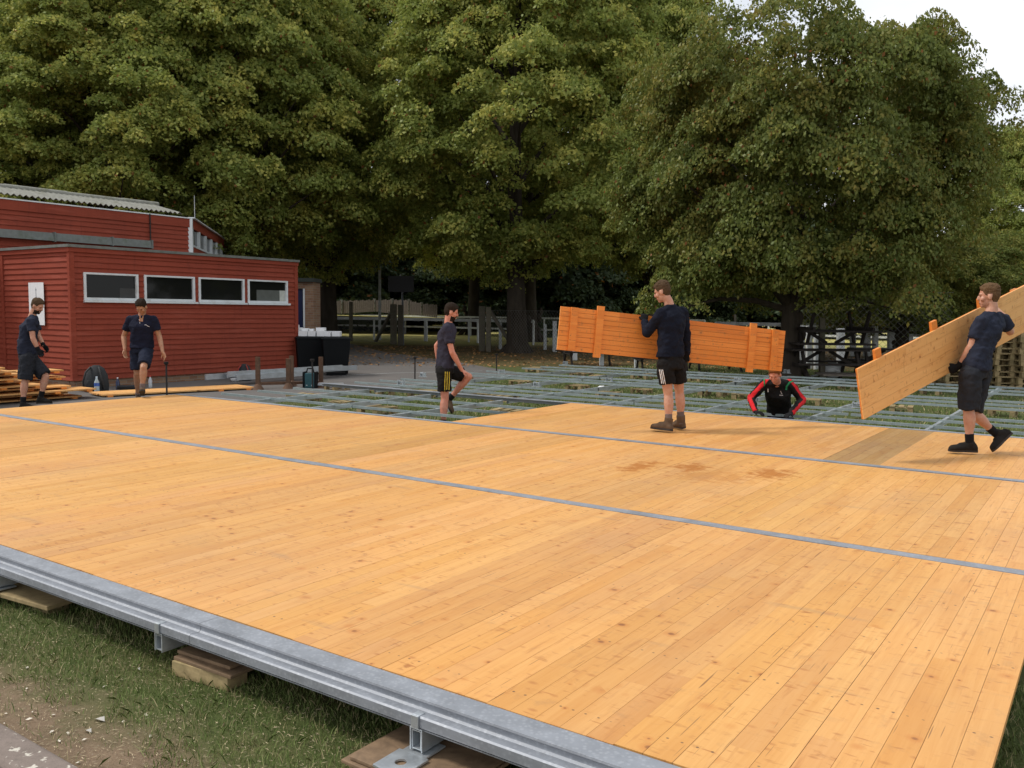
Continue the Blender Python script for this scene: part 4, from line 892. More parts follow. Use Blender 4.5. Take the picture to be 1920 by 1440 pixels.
for k in range(20):
    px = 560+k*72; d = 76+gw.uniform(-5, 9) if px < 1000 else 66+gw.uniform(-4, 10)
    s_ = gw.uniform(.8, 1.05); tree('wood', 'woodland_tree', px, 0, 'dark bushy tree beyond the paddock, '+wl[k], 'dark trees beyond the paddock', dep=d, scale=(s_, s_, s_*(.85 if px < 1500 else .66)), rz=gw.random()*6)
    
# ------------------------------------------------------------------ grass: blades on the near verge and tufts below the frame
def blades(name, pts, h, w, mat, seed):
    g = np.random.default_rng(seed); n = len(pts); P0 = np.array(pts); a = g.random(n)*2*np.pi; hh = h*(.5+g.random(n)); le = g.normal(0, .5, (n, 2))*hh[:, None]
    d = np.stack([np.cos(a), np.sin(a), np.zeros(n)], 1)*w/2*(.7+.6*g.random(n))[:, None]
    mid = P0+np.concatenate([le*.35, (hh*.6)[:, None]], 1); tip = P0+np.concatenate([le, hh[:, None]], 1)
    verts = np.stack([P0-d, P0+d, mid+d*.7, tip, mid-d*.7], 1).reshape(-1, 3)
    me = bpy.data.meshes.new(name); me.vertices.add(5*n); me.vertices.foreach_set('co', verts.astype(np.float32).ravel())
    me.loops.add(5*n); me.loops.foreach_set('vertex_index', np.arange(5*n, dtype=np.int32)); me.polygons.add(n)
    me.polygons.foreach_set('loop_start', np.arange(0, 5*n, 5, dtype=np.int32)); me.polygons.foreach_set('loop_total', np.full(n, 5, dtype=np.int32))
    me.materials.append(mat); me.update(); o = bpy.data.objects.new(name, me); COL.objects.link(o); return o
g = np.random.default_rng(1)
from mathutils import noise as mn
pts = []
while len(pts) < 120000:
    x = g.uniform(-9.0, .4); y = g.uniform(1.62, 4.6)
    k = mn.noise(Vector((x*1.6, y*1.6, 0)))*.5+mn.noise(Vector((x*6, y*6, 3)))*.35
    lim = 1.90+k*.5
    if y < lim and g.random() > .05+.12*max(0, k+.3): continue
    if g.random() < .25+max(0, -k)*.9: continue
    pts.append((x, y, G))
tag(blades('verge_grass', pts, .030, .0030, M_GRASS, 2), 'short tufted grass on the verge under the front of the deck', 'grass', kind='stuff')
pts = []
while len(pts) < 60000:
    x = g.uniform(-12.9, 1.5); y = g.uniform(8.9, 27.5)
    if y < 12 and x > -7 and g.random() < .9: continue
    if mn.noise(Vector((x*1.2, y*1.2, 7))) < -.15 and g.random() < .8: continue
    pts.append((x, y, G))
tag(blades('lawn_grass', pts, .045, .014, M_GRASS, 3), 'green lawn showing through the open steel frame', 'grass', kind='stuff')
# loose straw, chips and leaves on the bare earth
def scatter(name, n, area, s, mat, seed, label, flat=.25, cond=None, thin=1.):
    g = np.random.default_rng(seed); m = MB()
    while n:
        x, y = g.uniform(*area[0]), g.uniform(*area[1])
        if cond and not cond(x, y): continue
        n -= 1; a = g.random()*6.28; k = s*(.4+g.random()*.9); R = Matrix.Rotation(a, 3, 'Z') @ Matrix.Rotation(g.normal(0, flat), 3, 'X')
        p = [Vector((-1, -.1*thin, 0)), Vector((-.1, -.55*thin, .1)), Vector((1, 0, 0)), Vector((.2, .5*thin, .1))]
        m.add([R @ (v*k)+Vector((x, y, G+.006+.3*k*flat)) for v in p], [(0, 1, 2, 3)])
    return tag(m.build(name, mat), label, 'litter', kind='stuff')
scatter('straw_litter', 9000, ((-7.5, -.6), (1.6, 2.5)), .011, plain('straw', (.46, .38, .25), .8, .4), 5, 'straw bits and chips scattered on the bare earth', thin=.22)
scatter('stone_chips', 90, ((-7, -.8), (1.6, 2.1)), .011, plain('pale_stone', (.62, .56, .46), .8, .2), 6, 'pale stone chips on the earth by the kerb')
def lit(x, y): d = y*.8186-x*.5684; return 26.5 < d < 42 and x > -40
scatter('fallen_leaves', 9000, ((-36, 4), (14, 42)), .055, plain('dead_leaf', (.36, .185, .065), .8, .5), 7, 'dry fallen leaves under the lime trees', .5, lit)
for k, (px, py, s_, lab) in enumerate(((188, 1352, .028, 'larger white torn paper scrap on the earth near the kerb'), (166, 1374, .018, 'small grey-white paper scrap on the earth near the kerb'), (260, 1258, .012, 'small pale leaf on the grass left of the pine block'))):
    q = atz(px, py); m = MB(); m.add([(-s_, -s_*.3, .004), (-s_*.2, -s_*.55, .014), (s_, s_*.1, .006), (s_*.3, s_*.5, .018), (-s_*.5, s_*.35, .01)], [(0, 1, 2, 3, 4)]); o = m.build('paper_scrap', plain('scrap', (.50, .47, .42), .8), loc=q); tag(o, lab, 'litter')

# ------------------------------------------------------------------ fences, gate, sign, rails
def post(name, px, y0, y1, w, mat, label, group=None, cat='post', dep=None, lean=0):
    q = atz(px, y0) if dep is None else at(px, y0, dep); q.z = G; top = at(px+lean, y1, dep_of(q))
    o = MB().bar((0, 0, 0), Vector((top.x-q.x, top.y-q.y, top.z-G)), w, w, up=FH).build(name, mat, bevel=.01); o.location = q; return tag(o, label, cat, group)
post('gate_post', 738, 646, 571, .30, M_OLDWOOD, 'left one of the two thick weathered gate posts below the black sign board', 'gate posts')
post('gate_post', 751, 648, 572, .24, M_OLDWOOD, 'right one of the two thick weathered gate posts below the black sign board', 'gate posts')
post('gate_post', 904, 659, 574, .27, M_OLDWOOD, 'left one of the twin weathered posts beside the big lime trunk', 'gate posts')
post('gate_post', 916, 660, 576, .21, M_OLDWOOD, 'right one of the twin weathered posts beside the big lime trunk', 'gate posts')
post('fence_post', 658, 640, 566, .18, M_OLDWOOD, 'slim weathered post at the left end of the wire mesh, above the bins')
post('fence_post', 1541, 712, 596, .14, M_OLDWOOD, 'dark upright post standing among the picnic tables')
post('fence_post', 1378, 655, 590, .11, M_OLDWOOD, 'short dark post top showing over the battened panel')
def brace(a, b, label, w=.14):
    p = atz(*a); q = at(b[0], b[1], dep_of(atz(b[2], b[3]))); o = MB().bar((0, 0, 0), q-p, w, w).build('brace', M_OLDWOOD); o.location = p; tag(o, label, 'brace')
brace((704, 641), (737, 580, 738, 646), 'slanting timber brace propping the gate post below the sign board')
brace((968, 661), (919, 583, 916, 660), 'slanting timber brace running from the twin posts to the big lime trunk', .12)
# black sign board on a pole
q = atz(756, 647); d_ = dep_of(q); t = empty('sign_board', tuple(q), 'plain black board on a grey pole above the gate posts', 'sign')
tp_ = at(754, 520, d_); m = MB(); m.tube([(0, 0, 0), Vector((tp_.x-q.x, tp_.y-q.y, tp_.z-G))], .05, 10); m.build('pole', plain('sign_pole', (.12, .13, .15), .5, metal=.4), t)
a_, b_ = at(728, 517, d_-.1), at(776, 548, d_-.1); c_ = (a_+b_)/2; wv = (at(776, 517, d_)-at(728, 517, d_)).length; m = MB(); m.box(c_-q, (wv, .07, a_.z-b_.z), Matrix.Rotation(ang, 3, 'Z')); m.build('board', plain('black_board', (.008, .008, .009), .45), t, bevel=.01)
MB().ell(tuple(at(751, 516, d_-.12)-q), (.05, .05, .06), seg=8).build('lamp', M_WHITEPL, t)
# chain-link mesh between posts (real wires)
def chain(name, a, b, h, label, pitch=.14, r=.0045):
    a, b = Vector(a), Vector(b); d = b-a; Lw = d.length; d.normalize(); m = MB(); n = int(Lw/pitch)
    for s_ in (1, -1):
        for i in range(-int(h/pitch), n+1):
            x0 = i*pitch; x1 = x0+h; z0_, z1_ = 0., h
            lo, hi = max(0, x0), min(Lw, x1)
            if hi-lo < .05: continue
            p = a+d*(lo if s_ > 0 else Lw-lo)+Z*(lo-x0); q2 = a+d*(hi if s_ > 0 else Lw-hi)+Z*(hi-x0)
            m.tube([p, q2], r, 3, caps=False)
    m.tube([a+Z*h, b+Z*h], r*1.5, 4)
    m.v = [tuple(Vector(v)-a) for v in m.v]
    return tag(m.build(name, plain('fence_wire', (.13, .135, .13), .5, metal=.5), loc=a), label, 'wire fence')
p1 = atz(620, 636); p2 = atz(736, 645); chain('wire_mesh_fence', p1, p2, 1.5, 'chain-link mesh from the bins to the gate posts')
p1 = atz(921, 660); p2 = atz(1110, 672); chain('wire_mesh_fence', p1, p2, 1.75, 'chain-link mesh around the big lime trunk, right of the twin posts', .16)
p1 = atz(1500, 688); p2 = atz(1780, 700); chain('wire_mesh_fence', p1, p2, 2.4, 'tall dark chain-link mesh behind the picnic tables and plain panel', .2)
# horizontal running rail: posts and oval rail, left part white, right part grey
def railfence(name, pts, zs, hz, mat, label, step=2.6, r=.06, pw=.08, posts=True):
    P_ = [Vector(p) for p in pts]; t = empty(name, tuple(P_[0]), label, 'fence')
    m = MB(); O_ = P_[0]
    for z_ in zs:
        for p, q in zip(P_[:-1], P_[1:]): m.bar(p-O_+Z*z_, q-O_+Z*z_, r, hz)
    m.build('rail', mat, t)
    if posts:
        for p, q in zip(P_[:-1], P_[1:]):
            n = max(1, int((q-p).length/step))
            for i in range(n+(q == P_[-1])): c = p.lerp(q, i/n)-O_; MB().box((c.x, c.y, (zs[0]+.03)/2), (pw, pw, zs[0]+.03)).build('post', mat, t)
    return t
railfence('running_rail', [atz(610, 634), atz(800, 640), atz(1000, 647)], [1.22], .16, M_WHITEPL, 'white horizontal racecourse rail crossing behind the man with raised knee')
railfence('running_rail', [atz(600, 622), atz(760, 626), atz(1020, 634), atz(1320, 642)], [1.30, .55], .12, M_GREYPL, 'grey weathered double rail further back beyond the big lime trunk', 5)
railfence('running_rail', [atz(1340, 655), atz(1480, 662), atz(1620, 668), atz(1800, 676), atz(1990, 684)], [1.25], .15, M_GREYPL, 'grey rail passing behind the picnic tables on the right', 4)
railfence('running_rail', [atz(1440, 640), atz(1620, 646), atz(1900, 654)], [1.1, .45], .13, M_WHITEPL, 'far white double rail seen through the picnic tables', 6)
# pale concrete posts in front of the rail
for k, (px, y0, y1, w) in enumerate([(1503, 690, 611, .17), (1517, 692, 611, .17), (1533, 693, 628, .2), (1576, 684, 616, .22), (1599, 668, 610, .20), (1626, 668, 611, .22), (1641, 676, 612, .18), (1671, 672, 613, .24), (1687, 672, 615, .18), (1706, 672, 616, .18), (1128, 686, 606, .14), (1193, 691, 640, .12), (1078, 676, 640, .16), (938, 655, 605, .14), (1022, 656, 608, .14), (1040, 660, 602, .18), (797, 640, 600, .12), (879, 642, 600, .1), (832, 640, 598, .12)]):
    post('rail_post', px, y0, y1, w, M_CONC, 'pale grey rail post, '+('%s from left in the group right of the olive tree trunk' % (ordn+['ninth', 'tenth'])[k] if k < 10 else ['under the battened panel, middle', 'under the battened panel near the jumper man', 'under the left end of the battened panel', 'just left of the big lime trunk', 'just right of the big lime trunk', 'double one left of the battened panel', 'between gate posts and the walking man', 'beside the dark trunk behind the raised-knee man', 'near the neck of the raised-knee man'][k-10]), 'rail posts')
# curved hoop rail
m = MB(); q0 = atz(1698, 672); dd_ = dep_of(q0); pts = [at(x, y, dd_)-q0 for x, y in ((1697, 672), (1696, 645), (1700, 634), (1712, 629), (1745, 628), (1790, 630))]; m.tube(pts, .04, 8); tag(m.build('hoop_rail', M_GREYPL, loc=q0), 'bent grey tube hoop behind the plain panel', 'rail')
# far plank fence on the slope
t = empty('plank_fence', tuple(atz(760, 605)), 'grey vertical-board fence far across the paddock left of centre', 'fence'); O_ = t.location.copy(); dF = 62
xs_ = [(560, 563, 590), (640, 565, 588), (702, 563, 584), (735, 563, 588), (766, 564, 590), (790, 570, 592), (820, 572, 596)]
for k, ((a0, t0, b0), (a1, t1, b1)) in enumerate(zip(xs_[:-1], xs_[1:])):
    m = MB(); q1, q2, q3, q4 = at(a0, b0, dF), at(a1, b1, dF-1), at(a1, t1, dF-1), at(a0, t0, dF); off = FH*.06; V_ = [q1-O_, q2-O_, q3-O_, q4-O_]
    nbd = max(3, int((q2-q1).length/.16))
    for w_ in range(nbd):
        f0, f1 = w_/nbd, (w_+.86)/nbd; lift = Z*(.03*((w_*7+k) % 3)); c4 = [V_[0].lerp(V_[1], f0), V_[0].lerp(V_[1], f1), V_[3].lerp(V_[2], f1)+lift, V_[3].lerp(V_[2], f0)+lift]; m.add(c4+[v+off for v in c4], [(0, 1, 2, 3), (7, 6, 5, 4), (0, 4, 5, 1), (3, 2, 6, 7), (0, 3, 7, 4), (1, 5, 6, 2)])
    m.bar(V_[0].lerp(V_[3], .3)+off, V_[1].lerp(V_[2], .3)+off, .05, .1); m.bar(V_[0].lerp(V_[3], .75)+off, V_[1].lerp(V_[2], .75)+off, .05, .1); m.build('fence_panel', M_FENCEWOOD, t)
    if k: m = MB(); m.bar(q1-O_, q4-O_+Z*.12, .16, .16, up=FH); m.build('post', M_CONC, t)
# grassy bank that carries the plank fence
mb_ = []; 
for px, y in ((540, 612), (700, 612), (860, 612)): mb_.append(atz(px, 612))
bk = MB(); a, b = at(480, 588, dF+1.5), at(860, 597, dF); c, d = atz(860, 610), atz(480, 610); e_, f_ = at(480, 583, dF+14), at(860, 590, dF+14)
bk.add([a, b, Vector((c.x, c.y, G+.01)), Vector((d.x, d.y, G+.01)), e_, f_], [(0, 3, 2, 1), (4, 0, 1, 5)]); tag(bk.build('grass_bank', M_GROUND), kind='structure')
post('mast', 712, 612, 500, .14, M_CONC, 'thin pale pole rising left of the black sign board', None, 'pole', 50)

# ------------------------------------------------------------------ picnic tables piled up behind the frame
def picnic(px, py, lab, rz, flip=False, s=1.):
    q = atz(px, py); t = empty('picnic_table', tuple(q), lab, 'picnic table', 'dark picnic tables', ang+rz); t.scale = (s, s, s)
    tops = MB(); [tops.box((0, -.28+.14*i, .74), (1.8, .12, .04)) for i in range(5)]; tops.build('table_top', M_DARKWOOD, t)
    for sy in (-1, 1): MB().box((0, sy*.68, .44), (1.8, .24, .04)).build('seat', M_DARKWOOD, t)
    for sx in (-1, 1):
        m = MB(); m.bar((sx*.62, -.62, 0), (sx*.62, -.22, .72), .05, .09); m.bar((sx*.62, .62, 0), (sx*.62, .22, .72), .05, .09); m.bar((sx*.66, -.78, .39), (sx*.66, .78, .39), .05, .09); m.bar((sx*.60, 0, .42), (sx*.1, 0, .72), .05, .07); m.build('trestle', M_DARKWOOD, t)
    return t
picnic(1545, 716, 'lower dark picnic table right of the crouching man', .04, s=1.1)
t2 = picnic(1555, 716, 'upturned dark picnic table lying on top of the lower one, legs in the air', .0, s=1.1); t2.location.z = G+1.78; t2.rotation_euler = (math.pi, 0, ang+.0)
picnic(1240, 699, 'dark picnic table behind the legs of the jumper man', .0)
picnic(1100, 684, 'dark picnic table under the left half of the battened panel', .15)
picnic(1665, 712, 'dark picnic table behind the low end of the plain panel', -.1, s=1.1)
picnic(1340, 695, 'dark picnic table below the middle of the battened panel', .05)
# wooden deck lid and white dome beside it
q = atz(1590, 722); t = empty('slatted_lid', tuple(q+Z*.26), 'grey slatted timber lid lying on the far beams left of the plain panel', 'timber lid', rz=ang-.1)
MB().box((0, 0, 0), (1.4, .9, .04)).build('slats', M_FENCEWOOD, t); m = MB(); [m.box((-.6+.2*i, 0, .021), (.012, .9, .004)) for i in range(7)]; m.build('gaps', M_DARKWOOD, t)
m = MB(); m.ell((0, 0, 0), (.26, .22, .22), seg=14); m.tube([(-.5, -.1, -.18), (.2, -.2, .02)], .03, 6); o = m.build('white_basin', M_WHITEPL, loc=atz(1560, 712)+Z*.25); tag(o, 'white upturned basin behind the open frame right of the crouching man', 'basin')
# stacked pallets at the right
pal = None
def full_pallet():
    t = empty('pallet')
    m = MB(); [m.box((0, -.36+.12*i, .128), (.78, .095, .018)) for i in range(7)]; m.build('deck_boards', M_BLOCK, t)
    for x in (-.34, 0, .34): m = MB(); m.box((x, 0, .11), (.09, .80, .017)); [m.box((x, y, .058), (.09, .10, .086)) for y in (-.35, 0, .35)]; m.box((x, 0, .008), (.09, .80, .015)); m.build('bearer', M_BLOCK, t)
    return t
fp = full_pallet(); first = True; cols = [(1790, 724, 3, 'leftmost'), (1836, 724, 8, 'second'), (1880, 726, 11, 'third'), (1925, 728, 12, 'rightmost'), (1862, 716, 13, 'rear tall')]
for ci, (px, py, n, nm) in enumerate(cols):
    q = atz(px, py)
    for k in range(n):
        o = fp if first else copy_tree(fp); first = False
        o.location = (q.x+rq.uniform(-.03, .03), q.y+rq.uniform(-.03, .03), G+k*.1385); o.rotation_euler = (0, 0, ang+.0+rq.uniform(-.05, .05)+(math.pi/2 if (k+ci) % 4 == 0 else 0))
        tag(o, 'softwood pallet in the %s stack behind the walking man, %s' % (nm, (['bottom', 'second', 'third', 'fourth', 'fifth', 'sixth', 'seventh', 'eighth', 'ninth', 'tenth', 'eleventh', 'twelfth', 'thirteenth'][k]+' from the ground') if k else 'bottom one'), 'pallet', 'stacked pallets')
# ------------------------------------------------------------------ people
from mathutils import noise as mn_noise
def fabric(name, col, var=.15):
    t = NT(name); v = t.coord('World'); n = t.noise(v, 9, 4, .6); n2 = t.noise(v, 160, 2, .5)
    k = t.ramp(n, .3, .7, 1-var, 1+var); t.set(col=t.mix(1., (*col, 1), t.comb(k, k, k), 'MULTIPLY'), rough=.9, spec=.15); t.bump(t.math('ADD', n, t.math('MULTIPLY', n2, .15)), .5, .02)
    return t.m
def skin(name, col):
    t = NT(name); v = t.coord('World'); n = t.noise(v, 18, 4, .6); c = t.mix(t.ramp(n, .35, .7), (*col, 1), (col[0]*.88, col[1]*.72, col[2]*.68, 1))
    t.set(col=c, rough=.52, spec=.35); t.put(t.b.inputs['Subsurface Weight'], .08); t.put(t.b.inputs['Subsurface Radius'], (.02, .008, .004)); return t.m
SK_FAIR = skin('fair_skin', (.52, .29, .20)); SK_RED = skin('ruddy_skin', (.56, .25, .17)); SK_TAN = skin('tanned_skin', (.40, .215, .125)); SK_MID = skin('warm_skin', (.50, .27, .18))
F_NAVY = fabric('navy_cotton', (.020, .024, .040)); F_NAVY2 = fabric('dark_blue_polo', (.010, .012, .026)); F_JUMPER = fabric('dark_navy_knit', (.007, .009, .018)); F_BLK = fabric('black_nylon', (.011, .010, .010)); F_SHORT = fabric('charcoal_work_cotton', (.022, .024, .030)); F_CHAR = fabric('faded_purple_grey_tee', (.030, .028, .042)); F_DKSHORT = fabric('dark_navy_shorts', (.014, .018, .034))
F_GLOVE = fabric('black_glove', (.010, .010, .011)); F_SOCK = fabric('grey_sock', (.16, .12, .11)); F_SOCKB = fabric('black_sock', (.010, .010, .011)); F_RED = fabric('red_sleeve', (.55, .020, .025)); F_GREEN = fabric('green_strap', (.03, .22, .09))
M_BOOT = fabric('brown_suede', (.115, .075, .048), .3); M_SHOE = fabric('black_leather', (.018, .016, .014)); M_SOLE = plain('rubber_sole', (.028, .022, .018), .8, .2)
def hairm(n, c):
    t = NT(n); v = t.coord('World', (1, 1, .35)); k = t.noise(v, 130, 3, .7); t.set(col=t.mix(t.ramp(k, .3, .7), (*c, 1), tuple(x*.45 for x in c)+(1,)), rough=.8, spec=.08); t.bump(k, .8, .01); return t.m
H_BROWN = hairm('brown_hair', (.11, .07, .04)); H_DARK = hairm('dark_hair', (.036, .025, .018)); H_GING = hairm('ginger_hair', (.24, .085, .025)); H_FAIR = hairm('sandy_hair', (.17, .10, .052))
M_EYE = plain('eye_dark', (.03, .02, .015), .2); M_LIP = plain('lips', (.33, .12, .09), .5)

def frame(f, u):
    f = Vector(f).normalized(); r = f.cross(u).normalized(); u = r.cross(f).normalized(); return r, f, u
def remesh(mb, name, mat, voxel, smooth=4, wrinkle=0., wscale=.12, seed=0):
    me = mb.mesh(name, [mat]); o = bpy.data.objects.new('tmp', me); COL.objects.link(o)
    r = o.modifiers.new('r', 'REMESH'); r.mode = 'VOXEL'; r.voxel_size = voxel; r.use_smooth_shade = True
    s = o.modifiers.new('s', 'SMOOTH'); s.factor = .5; s.iterations = smooth
    if wrinkle:
        tx = bpy.data.textures.new('folds', 'CLOUDS'); tx.noise_scale = wscale; tx.noise_depth = 2
        d = o.modifiers.new('d', 'DISPLACE'); d.texture = tx; d.strength = wrinkle; d.texture_coords = 'GLOBAL'; d.mid_level = .40
    dg = bpy.context.evaluated_depsgraph_get(); ev = o.evaluated_get(dg); nm = bpy.data.meshes.new_from_object(ev); nm.name = name
    bpy.data.objects.remove(o); bpy.data.meshes.remove(me)
    if not nm.materials: nm.materials.append(mat)
    nm.polygons.foreach_set('use_smooth', [True]*len(nm.polygons)); return nm
def limb(m, a, b, ra, rb, bulge=0., back=None, n=5):
    a, b = Vector(a), Vector(b); pts = []; rr = []
    for i in range(n):
        t = i/(n-1); p = a.lerp(b, t)
        if back is not None: p = p+Vector(back)*bulge*.5*math.sin(math.pi*min(1, t*1.5))*(1-t*.4)
        pts.append(p); rr.append(ra+(rb-ra)*t+bulge*math.sin(math.pi*min(1, t*1.45+.05))*(1 if t < .66 else .6))
    m.tube(pts, rr, 12); m.ell(a, (ra,)*3, seg=12); m.ell(b, (rb,)*3, seg=12)
def hand(m, wrist, d, n, side, g=1., curl=(.5, .5, .5), thumb=.6, spread=.05):
    """palm and five fingers; d = finger direction, n = direction the fingers curl to, side = thumb side"""
    d = Vector(d).normalized(); n = (Vector(n)-d*Vector(n).dot(d)).normalized(); s = d.cross(n)
    if s.dot(Vector(side)) < 0: s = -s
    w = Vector(wrist)
    m.loft([(w-d*.02, s*.027*g, n*.022*g), (w+d*.015, s*.030*g, n*.020*g), (w+d*.05, s*.040*g, n*.017*g), (w+d*.088, s*.041*g, n*.014*g), (w+d*.098, s*.034*g, n*.010*g)], 12)
    for k, (o, L, r) in enumerate(((.031, .070, .0088), (.0105, .078, .009), (-.0105, .073, .0088), (-.031, .058, .0078))):
        p = w+d*.088+s*o; ax = (d+s*o*spread*30*.4).normalized(); pts = [p-ax*.02]; a = .12; cur = p; c_ = curl[min(k, 2)]*(1+.08*k)
        for seg in (.42, .32, .26):
            pts.append(cur); a += c_; cur = cur+(ax*math.cos(a)+n*math.sin(a))*L*seg
        pts.append(cur); m.tube(pts, [r*g, r*g, r*.97*g, r*.9*g, r*.78*g], 8); m.ell(cur, (r*.78*g,)*3, seg=8)
    p = w+d*.025+s*.028; ax = (d*.65+s*.75*thumb+n*.35).normalized(); q = p+ax*.036; e = q+(ax*.75+d*.5+n*.2).normalized()*.032
    m.tube([p-ax*.015, p, q, e], [.012*g, .0125*g, .0105*g, .0085*g], 8); m.ell(e, (.0085*g,)*3, seg=8)
def shoe(m, heel, toe, ankle, h=1., wide=1., collar=.0):
    """boot or shoe: last shape from heel to toe plus ankle collar"""
    heel, toe, ankle = map(Vector, (heel, toe, ankle)); d = (toe-heel); L_ = d.length; d.normalize(); u = (ankle-heel); u = (u-d*u.dot(d)).normalized(); s = d.cross(u)
    R = []
    for t, w, hh in ((-.04, .026, .03), (.03, .034, .045), (.22, .037, .052), (.42, .038, .047), (.62, .045, .038), (.80, .047, .034), (.93, .039, .030), (1.0, .022, .020)):
        R.append((heel+d*L_*t+u*(hh*h+.004), s*w*wide, u*hh*h))
    m.loft(R, 14); c = heel+d*L_*.20
    m.tube([c+u*.05, c.lerp(ankle, .6)+u*.02, ankle+(ankle-c).normalized()*collar], [.040*wide, .042*wide, .043*wide], 12)
    m.tube([heel+d*L_*.30+u*.075*h, heel+d*L_*.62+u*.055*h], [.030*wide, .034*wide], 10)
    return d, u, s, L_
def sole(m, d, u, s, L_, heel):
    heel = Vector(heel); pr = []
    for t, w in ((-.05, .022), (.0, .036), (.25, .036), (.45, .034), (.68, .048), (.88, .043), (1.02, .018)): pr.append((heel+d*L_*t, w))
    top = [p+s*w+u*.022 for p, w in pr]+[p-s*w+u*.022 for p, w in pr[::-1]]; bot = [p-u*.022 for p in top]; n = len(top)
    m.add(top+bot, [tuple(range(n)), tuple(range(2*n-1, n-1, -1))]+[(i, (i+1) % n, n+(i+1) % n, n+i) for i in range(n)])

def person(dep, f, J, label, sk, top, bottom, hair, hf, gloves=(0, 0), sleeve=.55, short=.62, shoes=(M_SHOE, M_SOLE), sock=(F_SOCKB, .09), hands=None, beard=None, legs=True, bulk=1., shortw=1., hem=None, shoew=1., boots=0., fold=.02, collar=None, hairlen=1.):
    pt = {k: at(v[0], v[1], dep+(v[2] if len(v) > 2 else 0)) for k, v in J.items()}
    ft_ = [v.z for k_, v in pt.items() if k_[:4] in ('heel', 'toe_')]; gz = 0. if ft_ and min(ft_) > -.1 else G
    for k_ in pt:
        if k_[:4] in ('heel', 'toe_') and abs(pt[k_].z-gz) < .10: pt[k_].z = gz+.0235
    r, f, u0 = frame(f, Z); S = .5*((pt['sh_l']-pt['sh_r']).length)
    base = Vector((pt['hipc'].x, pt['hipc'].y, min(p.z for p in pt.values())))
    for k in ('l', 'r'):
        if 'heel_'+k in pt: base.z = min(base.z, pt['heel_'+k].z)
    parts = []
    # torso rings
    hip, wa, ch, nk = pt['hipc'], pt['waist'], pt['chest'], pt['neck']; sh = (pt['sh_l']+pt['sh_r'])/2; sr = (pt['sh_r']-pt['sh_l']).normalized()
    def torso(m, k, hemp=None, up=1.):
        low = hip if hemp is None else hemp
        cr = (sr+r).normalized(); fx = lambda rr: Z.cross(rr).normalized()
        fr = cr.cross((nk-hip).normalized()).normalized()*-1
        if fr.dot(f) < 0: fr = -fr
        m.loft([(low, r*.158*k, f*.108*k), (hip.lerp(wa, .5), r*.160*k, f*.112*k), (wa, r*.146*k, f*.102*k), (wa.lerp(ch, .55), cr*.158*k, fr*.112*k), (ch, cr*.172*k, fr*.122*k), (ch.lerp(sh, .62), sr*.176*k, fr*.112*k), (sh.lerp(nk, .25), sr*.150*k, fr*.085*k), (sh.lerp(nk, .75), sr*.095*k, fr*.068*k), (nk+(nk-ch).normalized()*.0, sr*.062*k, fr*.060*k)], 22)
        for s_ in ('sh_l', 'sh_r'): m.ell(pt[s_], (.062*k,)*3, seg=12); m.tube([nk-(nk-ch).normalized()*.03, pt[s_]], [.055*k, .056*k], 10)
    # head frame
    hr, hf, hu = frame(hf, Z if abs(Vector(hf).normalized().z) < .95 else f); RM = Matrix((hr, hf, hu)).transposed(); hc = pt['head']
    def H(a, b, c): return hc+hr*a+hf*b+hu*c
    m = MB(); torso(m, .85*bulk)
    m.tube([nk-(nk-ch).normalized()*.05, nk.lerp(H(0, -.035, -.06), .5), H(0, -.02, -.05)], [.066, .056, .055], 14)
    m.ell(H(0, -.008, .028), (.076, .094, .096), RM, 20); m.ell(H(0, .018, -.045), (.056, .068, .072), RM, 16); m.ell(H(0, .058, -.092), (.027, .024, .022), RM, 10)
    m.ell(H(0, .094, -.012), (.0125, .016, .026), RM, 10); m.ell(H(0, .098, -.026), (.015, .013, .011), RM, 10); m.ell(H(0, .076, .026), (.052, .018, .011), RM, 12); m.ell(H(0, .078, -.062), (.024, .014, .015), RM, 10)
    for s_ in (-1, 1): m.ell(H(s_*.078, -.008, -.008), (.010, .021, .032), RM, 10); m.ell(H(s_*.040, .056, -.024), (.026, .026, .028), RM, 12)
    for k in ('l', 'r'):
        e, w = pt['el_'+k], pt['wr_'+k]; limb(m, pt['sh_'+k], e, (.045 if sleeve <= 1 else .040)*bulk, .040 if sleeve <= 1 else .034, .006); limb(m, e, w, .041, .027, .005)
    if legs:
        for k in ('l', 'r'):
            kn, an, hp = pt['kn_'+k], pt['an_'+k], pt['hip_'+k]; sh_ = an-kn; bk = -(f-sh_*(f.dot(sh_)/sh_.length_squared)).normalized()
            if 'back_'+k in J: bk = Vector(J['back_'+k])
            limb(m, hp, kn, .088, .054, .004); limb(m, kn, an, .050, .036, .014, bk, 7); m.ell(kn-bk*.012, (.046,)*3, seg=10)
    for i, k in enumerate(('l', 'r')):
        hd = (hands or {}).get(k)
        if hd and not gloves[i]: hand(m, pt['wr_'+k], hd[0], hd[1], hd[2], 1., hd[3], hd[4] if len(hd) > 4 else .8)
    me = remesh(m, 'person', sk, .0062, 3); me.transform(Matrix.Translation(-base)); o = bpy.data.objects.new('person', me); COL.objects.link(o); o.location = base; tag(o, label, 'person')
    def child(mb, name, mat, voxel=.010, sm=3, wr=0., ws=.12):
        me = remesh(mb, name, mat, voxel, sm, wr, ws) if voxel else mb.mesh(name, [mat]); me.transform(Matrix.Translation(-base)); c = bpy.data.objects.new(name, me); COL.objects.link(c); c.parent = o; parts.append(c); return c
    out = {'root': o, 'base': base, 'pt': pt, 'H': H, 'RM': RM}
    # shirt / jumper
    m = MB(); torso(m, 1.06*bulk, pt.get('hem')); hm = pt.get('hem', hip)
